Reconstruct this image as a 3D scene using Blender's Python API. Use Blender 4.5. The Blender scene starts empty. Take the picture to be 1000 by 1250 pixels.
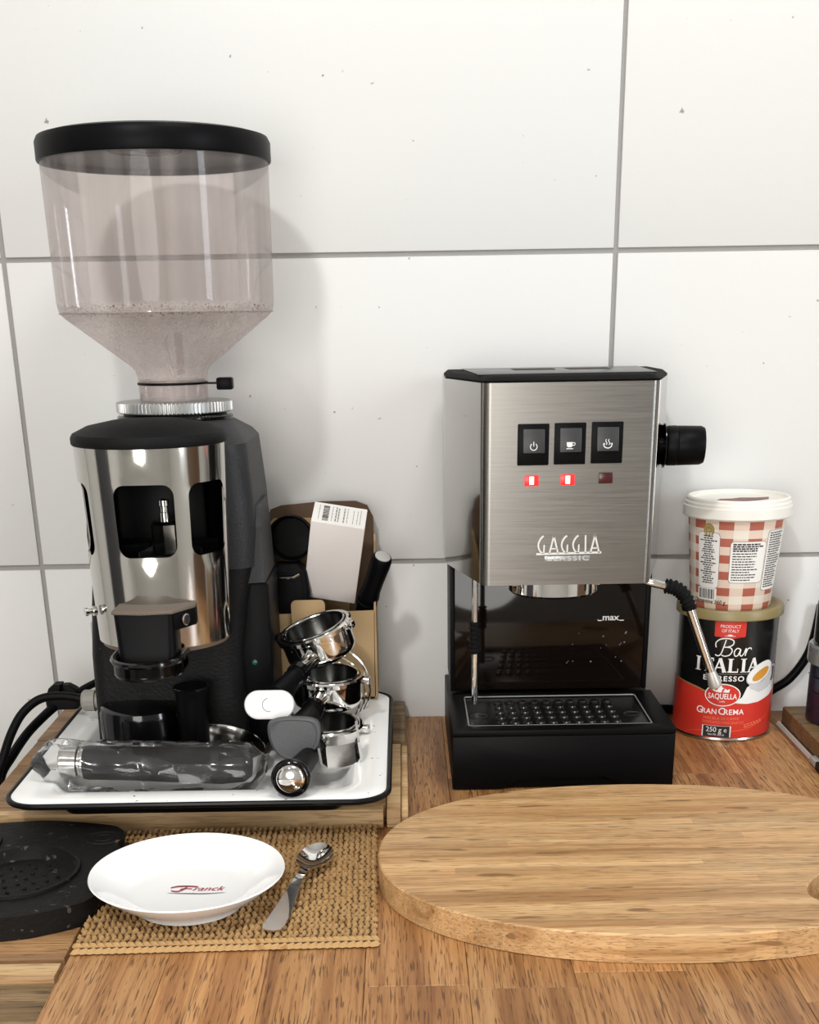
import bpy, bmesh, math, random
from mathutils import Vector, Matrix, noise
from mathutils.geometry import delaunay_2d_cdt
random.seed(7)
S = bpy.context.scene
COL = S.collection
PI = math.pi
rad = math.radians

# ------------------------------------------------------------------ camera
PITCH, ROLL = rad(22.1), rad(0.93)
f = Vector((0, math.cos(PITCH), -math.sin(PITCH)))
r = Vector((1, 0, 0)); u = r.cross(f)
c_, s_ = math.cos(ROLL), math.sin(ROLL)
r2 = c_*r - s_*u; u2 = s_*r + c_*u
cd = bpy.data.cameras.new('camera'); cam = bpy.data.objects.new('camera', cd); COL.objects.link(cam)
cam.matrix_world = Matrix(((r2.x, u2.x, -f.x, 0), (r2.y, u2.y, -f.y, -1.348), (r2.z, u2.z, -f.z, 0.409), (0, 0, 0, 1)))
cd.sensor_fit = 'HORIZONTAL'; cd.sensor_width = 36; cd.lens = 1528*36/1000
cd.shift_x = 0; cd.shift_y = 0.389; cd.clip_start = 0.02
S.camera = cam

# ------------------------------------------------------------------ world, lamps, added fill lights, exposure
w = bpy.data.worlds.new('world'); S.world = w; w.use_nodes = True
bg = w.node_tree.nodes['Background']; bg.inputs[0].default_value = (0.75, 0.86, 1.0, 1); bg.inputs[1].default_value = 1.2
def area(name, loc, target, size, power, col=(1, 1, 1), shape='DISK', sy=None):
    l = bpy.data.lights.new(name, 'AREA'); l.shape = shape; l.size = size; l.energy = power; l.color = col
    if sy: l.size_y = sy
    o = bpy.data.objects.new(name, l); COL.objects.link(o); o.location = loc
    o.rotation_euler = (Vector(target)-Vector(loc)).to_track_quat('-Z', 'Y').to_euler(); return o
area('ceiling_lamp', (-0.55, -1.90, 1.85), (-0.05, -0.9, -0.2), 0.18, 21, (1.0, 0.99, 0.975))
area('window_light', (1.68, -1.45, 0.62), (0.0, -0.3, 0.25), 0.28, 15, (0.86, 0.93, 1.0), 'RECTANGLE', 1.2)
area('overhead_fill', (0.35, -0.95, 1.90), (0.2, -0.5, 0.0), 0.45, 10, (1.0, 0.97, 0.93))  # added overhead fill that brightens the wood more than the wall
area('low_front_fill', (-0.42, -2.45, 0.36), (0.0, -0.1, 0.10), 0.95, 18, (1.0, 0.97, 0.93))  # added fill, low behind the camera, lifts the lower wall
S.view_settings.view_transform = 'Standard'; S.view_settings.look = 'None'
S.view_settings.gamma = 1; S.view_settings.use_curve_mapping = False
S.view_settings.exposure = 0.02

# ------------------------------------------------------------------ materials
def nodes(name):
    m = bpy.data.materials.new(name); m.use_nodes = True
    nt = m.node_tree; return m, nt, nt.nodes['Principled BSDF'], nt.nodes['Material Output']
def ramp(nt, stops, fac=None):
    n = nt.nodes.new('ShaderNodeValToRGB'); cr = n.color_ramp
    while len(cr.elements) < len(stops): cr.elements.new(0.5)
    for e, (p, c) in zip(cr.elements, stops):
        e.position = p; e.color = (c[0], c[1], c[2], 1) if hasattr(c, '__len__') else (c, c, c, 1)
    if fac is not None: nt.links.new(fac, n.inputs[0])
    return n.outputs[0]
def coords(nt, scale=(1, 1, 1), rnd=0.0, rot=(0, 0, 0)):
    tc = nt.nodes.new('ShaderNodeTexCoord'); out = tc.outputs['Object']
    if rnd:
        oi = nt.nodes.new('ShaderNodeObjectInfo'); v = nt.nodes.new('ShaderNodeVectorMath'); v.operation = 'MULTIPLY_ADD'
        cb = nt.nodes.new('ShaderNodeCombineXYZ')
        for i in range(3): nt.links.new(oi.outputs['Random'], cb.inputs[i])
        nt.links.new(cb.outputs[0], v.inputs[0]); v.inputs[1].default_value = (rnd, rnd*1.7, rnd*.6); nt.links.new(out, v.inputs[2]); out = v.outputs[0]
    mp = nt.nodes.new('ShaderNodeMapping'); mp.inputs['Scale'].default_value = scale; mp.inputs['Rotation'].default_value = rot
    nt.links.new(out, mp.inputs[0]); return mp.outputs[0]
def noise_tex(nt, vec, scale, detail=3, rough=.5, dist=0):
    n = nt.nodes.new('ShaderNodeTexNoise'); n.inputs['Scale'].default_value = scale; n.inputs['Detail'].default_value = detail
    n.inputs['Roughness'].default_value = rough; n.inputs['Distortion'].default_value = dist
    nt.links.new(vec, n.inputs['Vector']); return n.outputs['Fac']
def mixc(nt, fac, a, b, mode='MIX'):
    n = nt.nodes.new('ShaderNodeMix'); n.data_type = 'RGBA'; n.blend_type = mode
    def put(sock, v):
        if isinstance(v, (tuple, list)): sock.default_value = (v[0], v[1], v[2], 1)
        elif isinstance(v, (int, float)): sock.default_value = v
        else: nt.links.new(v, sock)
    put(n.inputs['Factor'], fac); put(n.inputs[6], a); put(n.inputs[7], b); return n.outputs[2]
def math_(nt, op, a, b=0.0, c=0.0):
    n = nt.nodes.new('ShaderNodeMath'); n.operation = op
    for s, v in zip(n.inputs, (a, b, c)):
        if isinstance(v, (int, float)): s.default_value = v
        else: nt.links.new(v, s)
    return n.outputs[0]
def bump(nt, p, h, strength, dist=0.001):
    b = nt.nodes.new('ShaderNodeBump'); b.inputs['Strength'].default_value = strength; b.inputs['Distance'].default_value = dist
    nt.links.new(h, b.inputs['Height']); nt.links.new(b.outputs[0], p.inputs['Normal'])
def mat(name, col, rough=.5, metal=0, spec=.5, coat=0, grain=0, gscale=400, speck=None, emit=None):
    """plain surface; grain = fine relief, speck = (colour, scale, threshold) scattered dirt"""
    m, nt, p, o = nodes(name)
    p.inputs['Base Color'].default_value = (*col, 1); p.inputs['Roughness'].default_value = rough
    p.inputs['Metallic'].default_value = metal; p.inputs['Specular IOR Level'].default_value = spec
    p.inputs['Coat Weight'].default_value = coat; p.inputs['Coat Roughness'].default_value = .08
    if grain or speck: v = coords(nt)
    if grain: bump(nt, p, noise_tex(nt, v, gscale, 2), grain)
    if speck:
        k = ramp(nt, [(speck[2], 0), (speck[2]+.04, 1)], noise_tex(nt, v, speck[1], 2, .6))
        nt.links.new(mixc(nt, k, col, speck[0]), p.inputs['Base Color'])
    if emit:
        p.inputs['Emission Color'].default_value = (*emit[0], 1); p.inputs['Emission Strength'].default_value = emit[1]
    return m
def wood(name, base, dark, light, axis='y', fine=260, pores=1.0, rnd=3.0, vary=.25, rough=.45, strip=None, knots=0):
    m, nt, p, o = nodes(name)
    lo = .035
    sc = {'y': (1, lo, 1), 'x': (lo, 1, 1)}[axis]
    v = coords(nt, sc, rnd)
    n1 = noise_tex(nt, v, fine*2.2, 3, .6)
    n2 = noise_tex(nt, v, fine*.22, 3, .55, .6)
    sc3 = {'y': (1, .055, 1), 'x': (.055, 1, 1)}[axis]
    n3 = noise_tex(nt, coords(nt, sc3, rnd), fine*3.6, 1, .4)
    c = ramp(nt, [(.30, dark), (.48, base), (.72, light)], n2)
    c = mixc(nt, math_(nt, 'MULTIPLY', ramp(nt, [(.38, 1), (.52, 0)], n1), .62), c, dark)
    pk = math_(nt, 'MULTIPLY', ramp(nt, [(.33, 1), (.40, 0)], n3), .75*pores)
    c = mixc(nt, pk, c, tuple(x*.38 for x in dark))
    if strip:
        tc = nt.nodes.new('ShaderNodeTexCoord'); sx = nt.nodes.new('ShaderNodeSeparateXYZ'); nt.links.new(tc.outputs['Object'], sx.inputs[0])
        k = math_(nt, 'FLOOR', math_(nt, 'DIVIDE', sx.outputs[1], strip))
        seg = math_(nt, 'FLOOR', math_(nt, 'MULTIPLY_ADD', k, .371, math_(nt, 'MULTIPLY', sx.outputs[0], 3.3)))
        cb = nt.nodes.new('ShaderNodeCombineXYZ'); nt.links.new(k, cb.inputs[0]); nt.links.new(seg, cb.inputs[1])
        wn = nt.nodes.new('ShaderNodeTexWhiteNoise'); wn.noise_dimensions = '3D'; nt.links.new(cb.outputs[0], wn.inputs['Vector'])
        c = mixc(nt, 1.0, c, ramp(nt, [(0, .80), (1, 1.08)], wn.outputs['Value']), 'MULTIPLY')
    if knots:
        kn = ramp(nt, [(.69, 0), (.74, 1)], noise_tex(nt, coords(nt, (.20, 1, 1), rnd), 120, 1, .4))
        c = mixc(nt, math_(nt, 'MULTIPLY', kn, knots), c, tuple(x*.55 for x in dark))
    if vary:
        oi = nt.nodes.new('ShaderNodeObjectInfo')
        c = mixc(nt, 1.0, c, ramp(nt, [(0, 1-vary), (1, 1+vary*.55)], oi.outputs['Random']), 'MULTIPLY')
    nt.links.new(c, p.inputs['Base Color']); p.inputs['Roughness'].default_value = rough
    bump(nt, p, math_(nt, 'SUBTRACT', n1, pk), .35, .0006); return m
def clear(name, tint, diff, dcol, gloss=1.0, rough=.04, dust=None):
    """thin clear plastic: light passes, fresnel gloss, a little haze"""
    m, nt, p, o = nodes(name); nt.nodes.remove(p)
    t = nt.nodes.new('ShaderNodeBsdfTransparent'); t.inputs[0].default_value = (*tint, 1)
    d = nt.nodes.new('ShaderNodeBsdfDiffuse'); d.inputs[0].default_value = (*dcol, 1)
    g = nt.nodes.new('ShaderNodeBsdfGlossy'); g.inputs['Roughness'].default_value = rough
    fr = nt.nodes.new('ShaderNodeFresnel'); fr.inputs[0].default_value = 1.45
    a = nt.nodes.new('ShaderNodeMixShader'); b = nt.nodes.new('ShaderNodeMixShader')
    a.inputs[0].default_value = diff
    if dust:
        tc = nt.nodes.new('ShaderNodeTexCoord'); sx = nt.nodes.new('ShaderNodeSeparateXYZ'); nt.links.new(tc.outputs['Object'], sx.inputs[0])
        z = sx.outputs[2]; v = coords(nt)
        band = ramp(nt, [(0, 0), (.78, .25), (.92, 1), (1, 0)], math_(nt, 'DIVIDE', math_(nt, 'SUBTRACT', z, dust[0]), dust[1]-dust[0]))
        sp = ramp(nt, [(.56, 0), (.62, 1)], noise_tex(nt, v, 520, 2, .6))
        k = math_(nt, 'MULTIPLY', band, math_(nt, 'MULTIPLY_ADD', sp, .55, .18))
        st = ramp(nt, [(.45, 0), (.7, .12)], noise_tex(nt, coords(nt, (1, 1, .05)), 60, 2))
        nt.links.new(math_(nt, 'ADD', math_(nt, 'ADD', k, st), diff), a.inputs[0])
        nt.links.new(mixc(nt, math_(nt, 'MULTIPLY', sp, band), dcol, (.12, .09, .07)), d.inputs[0])
    nt.links.new(t.outputs[0], a.inputs[1]); nt.links.new(d.outputs[0], a.inputs[2])
    nt.links.new(math_(nt, 'MULTIPLY', fr.outputs[0], gloss), b.inputs[0])
    nt.links.new(a.outputs[0], b.inputs[1]); nt.links.new(g.outputs[0], b.inputs[2]); nt.links.new(b.outputs[0], o.inputs[0]); return m
def brushed(name, col, rough, axis=(1, 1, .02), scale=500, amt=.18):
    m, nt, p, o = nodes(name); p.inputs['Metallic'].default_value = 1; p.inputs['Base Color'].default_value = (*col, 1)
    n = noise_tex(nt, coords(nt, axis), scale, 3, .6)
    nt.links.new(math_(nt, 'MULTIPLY_ADD', n, amt, rough-amt*.5), p.inputs['Roughness'])
    bump(nt, p, n, .05, .0004)
    nt.links.new(mixc(nt, 1.0, col, ramp(nt, [(.3, .88), (.7, 1.06)], n), 'MULTIPLY'), p.inputs['Base Color']); return m

TILE = mat('glazed_white_tile', (.725, .725, .71), .45, spec=.3, grain=.12, gscale=160, speck=((.30, .28, .25), 85, .72))
GROUT = mat('grey_grout', (.33, .32, .31), .9, grain=.4, gscale=600)
PLASTER = mat('white_plaster', (.78, .77, .74), .9)
OAK = wood('oiled_oak', (.44, .215, .078), (.22, .088, .028), (.56, .31, .13), 'y', 230, 1.0, 3.0, .3, .42)
OAKX = wood('oak_plank_crosswise', (.40, .22, .095), (.20, .10, .04), (.50, .30, .14), 'x', 230, .8, 3.0, .3, .5)
PINE = wood('pale_batten_wood', (.62, .42, .21), (.40, .23, .10), (.74, .54, .30), 'x', 200, .6, 3.0, .12, .55)
OLDWOOD = wood('weathered_wood', (.24, .155, .075), (.11, .068, .03), (.34, .23, .12), 'x', 180, 1.0, 3.0, .2, .7)
DARKWOOD = wood('walnut_board', (.22, .125, .05), (.10, .055, .02), (.32, .2, .095), 'x', 200, .8, 3.0, .1, .5)
BAMBOO = wood('bamboo_board', (.62, .375, .17), (.40, .205, .075), (.74, .49, .25), 'x', 300, .75, 0, 0, .42, .0105, .85)
ENAMEL = mat('white_enamel', (.93, .93, .915), .18, spec=.5, speck=((.16, .14, .11), 130, .70))
BLKENAMEL = mat('black_enamel_edge', (.004, .004, .004), .35, spec=.15)
BLACK = mat('black_plastic', (.003, .003, .0035), .42, spec=.09)
BLACKG = mat('glossy_black_plastic', (.003, .003, .0035), .10, spec=.4)
RUBBER = mat('black_rubber', (.0055, .0055, .006), .6, spec=.14, grain=.3, gscale=500)
MATRUB = mat('dusty_black_rubber', (.007, .0062, .0058), .6, spec=.16, grain=.5, gscale=260, speck=((.075, .06, .05), 120, .66))
HAMMER = mat('dark_grey_hammered_paint', (.030, .031, .034), .48, spec=.25, grain=.5, gscale=420)
CASE = mat('black_hammered_paint', (.0065, .0065, .007), .5, spec=.2, grain=.5, gscale=420, speck=((.06, .055, .05), 150, .72))
CHROME = mat('chrome', (.80, .79, .77), .06, 1)
STEEL = brushed('polished_steel', (.70, .69, .67), .13, (1, 1, .03), 400, .10)
BRUSHED = brushed('brushed_stainless', (.265, .253, .235), .34, (.02, 1, 1), 900, .2)
MIRROR = mat('mirror_stainless', (.37, .365, .35), .08, 1)
DOSER = mat('scuffed_chrome_tube', (.56, .545, .515), .10, 1, speck=((.44, .42, .38), 14, .60))
GREYCAP = mat('dark_grey_cap', (.075, .078, .082), .55, grain=.3)
LIGHTCAP = mat('light_grey_cap', (.42, .42, .40), .5)
WHITECAP = mat('white_plastic_cap', (.85, .85, .84), .35)
GLAND = mat('grey_cable_gland', (.30, .285, .255), .55)
HOPPER = clear('clear_smoky_plastic', (.915, .88, .87), .09, (.76, .69, .67), .45, .05, (.350, .406))
HOPCONE = clear('hazy_dusty_plastic', (.90, .86, .85), .20, (.78, .70, .67), .08, .2, (.320, .402))
FILM = clear('clear_plastic_film', (.965, .965, .965), .03, (.8, .8, .8), 1.1, .12)
JARPL = clear('translucent_plastic', (.55, .55, .56), .45, (.45, .45, .45), 1.5, .1)
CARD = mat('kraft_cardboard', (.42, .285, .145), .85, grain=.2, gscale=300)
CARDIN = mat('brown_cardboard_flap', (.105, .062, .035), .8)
CARTON = mat('pale_grey_carton', (.80, .75, .725), .8)
PAPER = mat('white_label_paper', (.85, .84, .81), .7)
INK = mat('black_print', (.02, .02, .02), .7)
INKGREY = mat('grey_print', (.22, .22, .22), .7)
WHITEP = mat('white_print', (.85, .85, .83), .5)
REDP = mat('red_print', (.62, .035, .022), .38)
REDDK = mat('dark_red_print', (.36, .012, .018), .4)
ORANGEP = mat('orange_print', (.80, .22, .10), .5)
COFFEEP = mat('crema_print', (.66, .30, .035), .45)
GOLDP = mat('gold_print', (.33, .25, .085), .4)
CANBLK = mat('black_can_lacquer', (.008, .008, .008), .22, coat=.3)
CANTIN = mat('tin_rim', (.6, .58, .54), .25, 1)
GOLDLID = mat('olive_gold_lid', (.27, .215, .095), .38, spec=.5)
LIDWHITE = mat('white_tub_plastic', (.82, .80, .74), .4)
LIDART = mat('plum_lid_picture', (.20, .085, .075), .5)
CERAMIC = mat('white_porcelain', (.95, .95, .945), .10, spec=.5, coat=.2)
STRAW = mat('woven_seagrass', (.46, .285, .125), .8, spec=.2, grain=.4, gscale=700, speck=((.36, .20, .075), 45, .60))
STRAWB = mat('seagrass_backing', (.085, .045, .017), .9)
TANK = mat('dark_smoked_tank', (.006, .0035, .0025), .07, spec=.3)
GRATE = mat('black_drip_grate', (.006, .006, .006), .25, spec=.45)
LEDON = mat('lit_red_indicator', (.7, .02, .02), .3, emit=((1, .02, .03), .9))
LEDCORE = mat('lit_indicator_core', (1, .6, .4), .3, emit=((1, .50, .30), 3.0))
LEDOFF = mat('unlit_red_indicator', (.055, .006, .006), .25)
GREENLED = mat('green_indicator', (.008, .06, .045), .3, emit=((.02, .32, .22), .06))
ICON = mat('white_icon_print', (.75, .75, .75), .5)
NAVY = mat('dark_blue_tin', (.010, .013, .026), .3)
JARDK = mat('dark_coffee_glass', (.012, .010, .009), .12, spec=.5)
BROWNPANEL = mat('brown_reflection_panel', (.16, .09, .05), .5)
FLOORM = mat('grey_floor', (.28, .25, .22), .6)
DARKPANEL = mat('dark_reflection_panel', (.05, .05, .055), .4)

# ------------------------------------------------------------------ mesh helpers
W = {}
def thing(name, label, cat, loc=(0, 0, 0), group=None):
    o = bpy.data.objects.new(name, None); COL.objects.link(o); o.empty_display_size = .02
    o.location = loc; o['label'] = label; o['category'] = cat
    if group: o['group'] = group
    W[o] = Vector(loc); return o
def finish(bm, angle=32):
    bm.normal_update()
    for fa in bm.faces: fa.smooth = True
    lim = rad(angle)
    for e in bm.edges:
        if len(e.link_faces) == 2: e.smooth = e.calc_face_angle(0) < lim
def part(name, bm, m, parent=None, label=None, cat=None, kind=None, group=None, recalc=True, angle=32):
    """link a bmesh given in world coordinates as one mesh object"""
    if recalc: bmesh.ops.recalc_face_normals(bm, faces=bm.faces[:])
    off = W.get(parent, Vector((0, 0, 0)))
    if parent is not None: bmesh.ops.translate(bm, verts=bm.verts[:], vec=-off)
    elif cat:
        xs = [v.co for v in bm.verts]
        off = Vector(((min(v.x for v in xs)+max(v.x for v in xs))/2, (min(v.y for v in xs)+max(v.y for v in xs))/2, min(v.z for v in xs)))
        bmesh.ops.translate(bm, verts=bm.verts[:], vec=-off)
    finish(bm, angle)
    me = bpy.data.meshes.new(name); bm.to_mesh(me); bm.free(); me.materials.append(m)
    o = bpy.data.objects.new(name, me); COL.objects.link(o)
    if parent is not None: o.parent = parent
    elif cat: o.location = off
    W[o] = off
    if label: o['label'] = label
    if cat: o['category'] = cat
    if kind: o['kind'] = kind
    if group: o['group'] = group
    return o
def copy_part(src, parent, loc):
    o = src.copy(); COL.objects.link(o); o.parent = parent; o.location = Vector(loc)-W[parent]; W[o] = W.get(src); return o
def B(): return bmesh.new()
def add(bm, verts, faces):
    vs = [bm.verts.new(v) for v in verts]
    for fa in faces:
        try: bm.faces.new([vs[i] for i in fa])
        except ValueError: pass
    return vs
def xform(bm, M, verts=None): bmesh.ops.transform(bm, matrix=M, verts=verts or bm.verts[:]); return bm
def merge(a, b):
    me = bpy.data.meshes.new('tmp'); b.to_mesh(me); b.free(); a.from_mesh(me); bpy.data.meshes.remove(me); return a
def bevel_sharp(bm, w, seg=2, ang=30):
    es = [e for e in bm.edges if len(e.link_faces) == 2 and e.calc_face_angle(0) > rad(ang)]
    if es and w > 0: bmesh.ops.bevel(bm, geom=es, offset=w, segments=seg, profile=.5, affect='EDGES', clamp_overlap=True)
    return bm
def box(x0, x1, y0, y1, z0, z1, bev=0, seg=2):
    bm = B(); add(bm, [(x, y, z) for x in (x0, x1) for y in (y0, y1) for z in (z0, z1)],
        [(0, 1, 3, 2), (4, 6, 7, 5), (0, 4, 5, 1), (2, 3, 7, 6), (0, 2, 6, 4), (1, 5, 7, 3)])
    bmesh.ops.recalc_face_normals(bm, faces=bm.faces[:]); return bevel_sharp(bm, bev, seg)
def prism(poly, z0, z1, bev=0, seg=2):
    bm = B(); n = len(poly)
    add(bm, [(p[0], p[1], z0) for p in poly]+[(p[0], p[1], z1) for p in poly],
        [tuple(range(n))[::-1], tuple(range(n, 2*n))]+[(i, (i+1) % n, n+(i+1) % n, n+i) for i in range(n)])
    bmesh.ops.recalc_face_normals(bm, faces=bm.faces[:]); return bevel_sharp(bm, bev, seg)
def rrect(hx, hy, rd, n=6, cx=0, cy=0):
    out = []
    for (sx, sy, a0) in ((1, 1, 0), (-1, 1, 90), (-1, -1, 180), (1, -1, 270)):
        for k in range(n+1):
            a = rad(a0+90*k/n); out.append((cx+sx*(hx-rd)+rd*math.cos(a), cy+sy*(hy-rd)+rd*math.sin(a)))
    return out
def lathe(prof, c=(0, 0, 0), seg=56, caps=True):
    bm = B(); rings = []
    for (rr, z) in prof:
        if rr < 1e-6: rings.append([bm.verts.new((c[0], c[1], c[2]+z))])
        else: rings.append([bm.verts.new((c[0]+rr*math.cos(2*PI*k/seg), c[1]+rr*math.sin(2*PI*k/seg), c[2]+z)) for k in range(seg)])
    for a, b in zip(rings, rings[1:]):
        for k in range(seg):
            k2 = (k+1) % seg
            if len(a) == 1 and len(b) == 1: continue
            if len(a) == 1: bm.faces.new((a[0], b[k], b[k2]))
            elif len(b) == 1: bm.faces.new((a[k], b[0], a[k2]))
            else: bm.faces.new((a[k], a[k2], b[k2], b[k]))
    if caps:
        for rg in (rings[0], rings[-1]):
            if len(rg) > 2: bm.faces.new(rg)
    return bm
def loft(rings, cap0=True, cap1=True):
    bm = B(); R = [[bm.verts.new(p) for p in rg] for rg in rings]; n = len(R[0])
    for a, b in zip(R, R[1:]):
        for k in range(n): bm.faces.new((a[k], a[(k+1) % n], b[(k+1) % n], b[k]))
    if cap0: bm.faces.new(R[0][::-1])
    if cap1: bm.faces.new(R[-1])
    return bm
def catmull(P, n=8, closed=False):
    P = [Vector(p) for p in P]; out = []; m = len(P)
    for i in range(m if closed else m-1):
        g = (lambda j: P[j % m]) if closed else (lambda j: P[max(0, min(m-1, j))])
        p0, p1, p2, p3 = g(i-1), g(i), g(i+1), g(i+2)
        for k in range(n):
            t = k/n
            out.append(.5*((2*p1)+(p2-p0)*t+(2*p0-5*p1+4*p2-p3)*t*t+(3*p1-p0-3*p2+p3)*t**3))
    if not closed: out.append(P[-1])
    return out
def tube(P, rr, seg=12, closed=False, cap=True):
    P = [Vector(p) for p in P]; n = len(P)
    R = rr if hasattr(rr, '__len__') else [rr]*n
    T = [((P[(i+1) % n] if closed or i < n-1 else P[i])-(P[i-1] if closed or i > 0 else P[i])).normalized() for i in range(n)]
    nrm = T[0].orthogonal().normalized(); rings = []
    for i in range(n):
        if i: nrm = (nrm-T[i]*nrm.dot(T[i])).normalized()
        b = T[i].cross(nrm)
        rings.append([P[i]+R[i]*(math.cos(2*PI*k/seg)*nrm+math.sin(2*PI*k/seg)*b) for k in range(seg)])
    if closed: return loft(rings+[rings[0]], False, False)
    return loft(rings, cap, cap)
def frame(o, z, xh=Vector((1, 0, 0))):
    z = Vector(z).normalized(); x = (Vector(xh)-z*Vector(xh).dot(z)).normalized(); y = z.cross(x)
    return Matrix(((x.x, y.x, z.x, o[0]), (x.y, y.y, z.y, o[1]), (x.z, y.z, z.z, o[2]), (0, 0, 0, 1)))
def inside(p, poly):
    c = False; n = len(poly)
    for i in range(n):
        a, b = poly[i], poly[i-1]
        if (a[1] > p[1]) != (b[1] > p[1]) and p[0] < (b[0]-a[0])*(p[1]-a[1])/(b[1]-a[1])+a[0]: c = not c
    return c
def holed(outer, holes, step):
    """triangles of a flat outline with holes, with inner points so that it can be bent"""
    V, E = [], []
    for lp in [outer]+holes:
        b = len(V); V += [Vector(p) for p in lp]; E += [(b+i, b+(i+1) % len(lp)) for i in range(len(lp))]
    if step:
        x0, x1 = min(p[0] for p in outer), max(p[0] for p in outer); y0, y1 = min(p[1] for p in outer), max(p[1] for p in outer)
        nx, ny = max(1, int((x1-x0)/step)), max(1, int((y1-y0)/(step*2)))
        for i in range(1, nx):
            for j in range(1, ny):
                p = (x0+(x1-x0)*i/nx, y0+(y1-y0)*j/ny)
                if inside(p, outer) and not any(inside(p, h) for h in holes): V.append(Vector(p))
    v, e, fa = delaunay_2d_cdt(V, E, [], 0, 1e-6)[:3]
    tri = [t for t in fa if inside(sum((v[i] for i in t), Vector((0, 0)))/3, outer) and not any(inside(sum((v[i] for i in t), Vector((0, 0)))/3, h) for h in holes)]
    return v, tri
# flat print: 2-D shapes in metres, mapped on a plane or bent round a can
_tc = {}
def text2d(s, h, shear=0, width=None, align='c', fat=0, space=1):
    key = (s, shear, fat, space)
    if key not in _tc:
        cu = bpy.data.curves.new('t', 'FONT'); cu.body = s; cu.size = 1; cu.shear = shear; cu.offset = fat; cu.space_character = space; cu.resolution_u = 3
        o = bpy.data.objects.new('t', cu); COL.objects.link(o); bpy.context.view_layer.update()
        me = o.evaluated_get(bpy.context.evaluated_depsgraph_get()).to_mesh()
        vs = [(v.co.x, v.co.y) for v in me.vertices]; fs = [tuple(p.vertices) for p in me.polygons]
        bpy.data.objects.remove(o); bpy.data.curves.remove(cu); _tc[key] = (vs, fs)
    vs, fs = _tc[key]
    x0, x1 = min(v[0] for v in vs), max(v[0] for v in vs)
    sy = h/.70; sx = (width/(x1-x0)) if width else sy
    ox = {'c': (x0+x1)/2, 'l': x0, 'r': x1}[align]
    return [((x-ox)*sx, y*sy) for x, y in vs], fs
def stroke2d(P, wd, taper=False):
    """ribbon of width wd along a 2-D polyline"""
    P = [Vector(p) for p in P]; L = []; R = []; n = len(P)
    for i in range(n):
        t = ((P[min(n-1, i+1)])-(P[max(0, i-1)])).normalized(); nn = Vector((-t.y, t.x))
        ww = wd*(.35+.65*math.sin(PI*(i+.5)/n)) if taper else wd
        L.append(P[i]+nn*ww/2); R.append(P[i]-nn*ww/2)
    return [tuple(p) for p in L+R], [(i, i+1, n+i+1, n+i) for i in range(n-1)]
def curve2d(P, n=6): return [(p.x, p.y) for p in catmull([(a, b, 0) for a, b in P], n)]
def poly2d(P): return list(P), [tuple(range(len(P)))]
def rect2d(x0, y0, x1, y1): return poly2d([(x0, y0), (x1, y0), (x1, y1), (x0, y1)])
def rr2d(cx, cy, hx, hy, rd): return poly2d(rrect(hx, hy, rd, 4, cx, cy))
def ell2d(cx, cy, a, b, rot=0, n=32):
    return poly2d([(cx+a*math.cos(t)*math.cos(rot)-b*math.sin(t)*math.sin(rot), cy+a*math.cos(t)*math.sin(rot)+b*math.sin(t)*math.cos(rot)) for t in [2*PI*k/n for k in range(n)]])
def at(sh, x, y): return [(a+x, b+y) for a, b in sh[0]], sh[1]
def prints(shapes, fn, bend=0, thick=0):
    bm = B()
    for vs, fs in shapes: add(bm, [(x, y, 0) for x, y in vs], fs)
    if thick:
        g = bmesh.ops.extrude_face_region(bm, geom=bm.faces[:]); bmesh.ops.translate(bm, verts=[e for e in g['geom'] if isinstance(e, bmesh.types.BMVert)], vec=(0, 0, thick))
    if bend:
        bmesh.ops.triangulate(bm, faces=[fa for fa in bm.faces if len(fa.verts) > 4])
        x0 = min(v.co.x for v in bm.verts); x1 = max(v.co.x for v in bm.verts); x = x0+bend
        while x < x1:
            bmesh.ops.bisect_plane(bm, geom=bm.verts[:]+bm.edges[:]+bm.faces[:], plane_co=(x, 0, 0), plane_no=(1, 0, 0)); x += bend
    for v in bm.verts: v.co = Vector(fn(v.co.x, v.co.y, v.co.z))
    return bm
def cyl(cx, cy, rf, lift):
    def fn(a, z, h=0):
        rr = rf(z)+lift+h; t = a/rf(z); return (cx+rr*math.sin(t), cy-rr*math.cos(t), z)
    return fn
def plane(M, lift=0):
    return lambda a, b, h=0: M @ Vector((a, b, lift+h))

# ------------------------------------------------------------------ the setting
def struct(name, bm, m, parent=None): return part(name, bm, m, parent, kind=None if parent else 'structure')
XG, ZG, TW, TH, GW = .2113, .1722, .600, .2986, .0046      # grout lines of the tiled wall
wall = struct('wall_back', box(-1.70, 1.70, .0022, .06, -.90, 2.05), GROUT)
random.seed(3)
tsrc = None
for i in range(-3, 2):
    for j in range(-1, 4):
        if tsrc is None:
            tb = box(-TW/2+GW/2, TW/2-GW/2, 0, .006, -TH/2+GW/2, TH/2-GW/2, .0009, 2)
            tsrc = part('tile', tb, TILE, wall); t = tsrc
        else: t = tsrc.copy(); COL.objects.link(t); t.parent = wall
        t.location = (XG+TW*(i+.5)+random.uniform(-.0004, .0004), random.uniform(-.0004, .0004), ZG+TH*(j-.5)+random.uniform(-.0004, .0004))
        t.rotation_euler = (random.uniform(-.0006, .0006), random.uniform(-.0012, .0012), random.uniform(-.0006, .0006))
struct('wall_left', box(-1.76, -1.70, -2.7, .06, -.90, 2.05), PLASTER)
bm = box(1.70, 1.76, -2.7, -1.63, -.90, 2.05)
for b in (box(1.70, 1.76, -1.27, .06, -.90, 2.05), box(1.70, 1.76, -1.63, -1.27, -.90, 0), box(1.70, 1.76, -1.63, -1.27, 1.25, 2.05)): merge(bm, b)
struct('wall_right', bm, PLASTER)
wf = box(1.695, 1.765, -1.63, -1.59, 0, 1.25)
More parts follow.
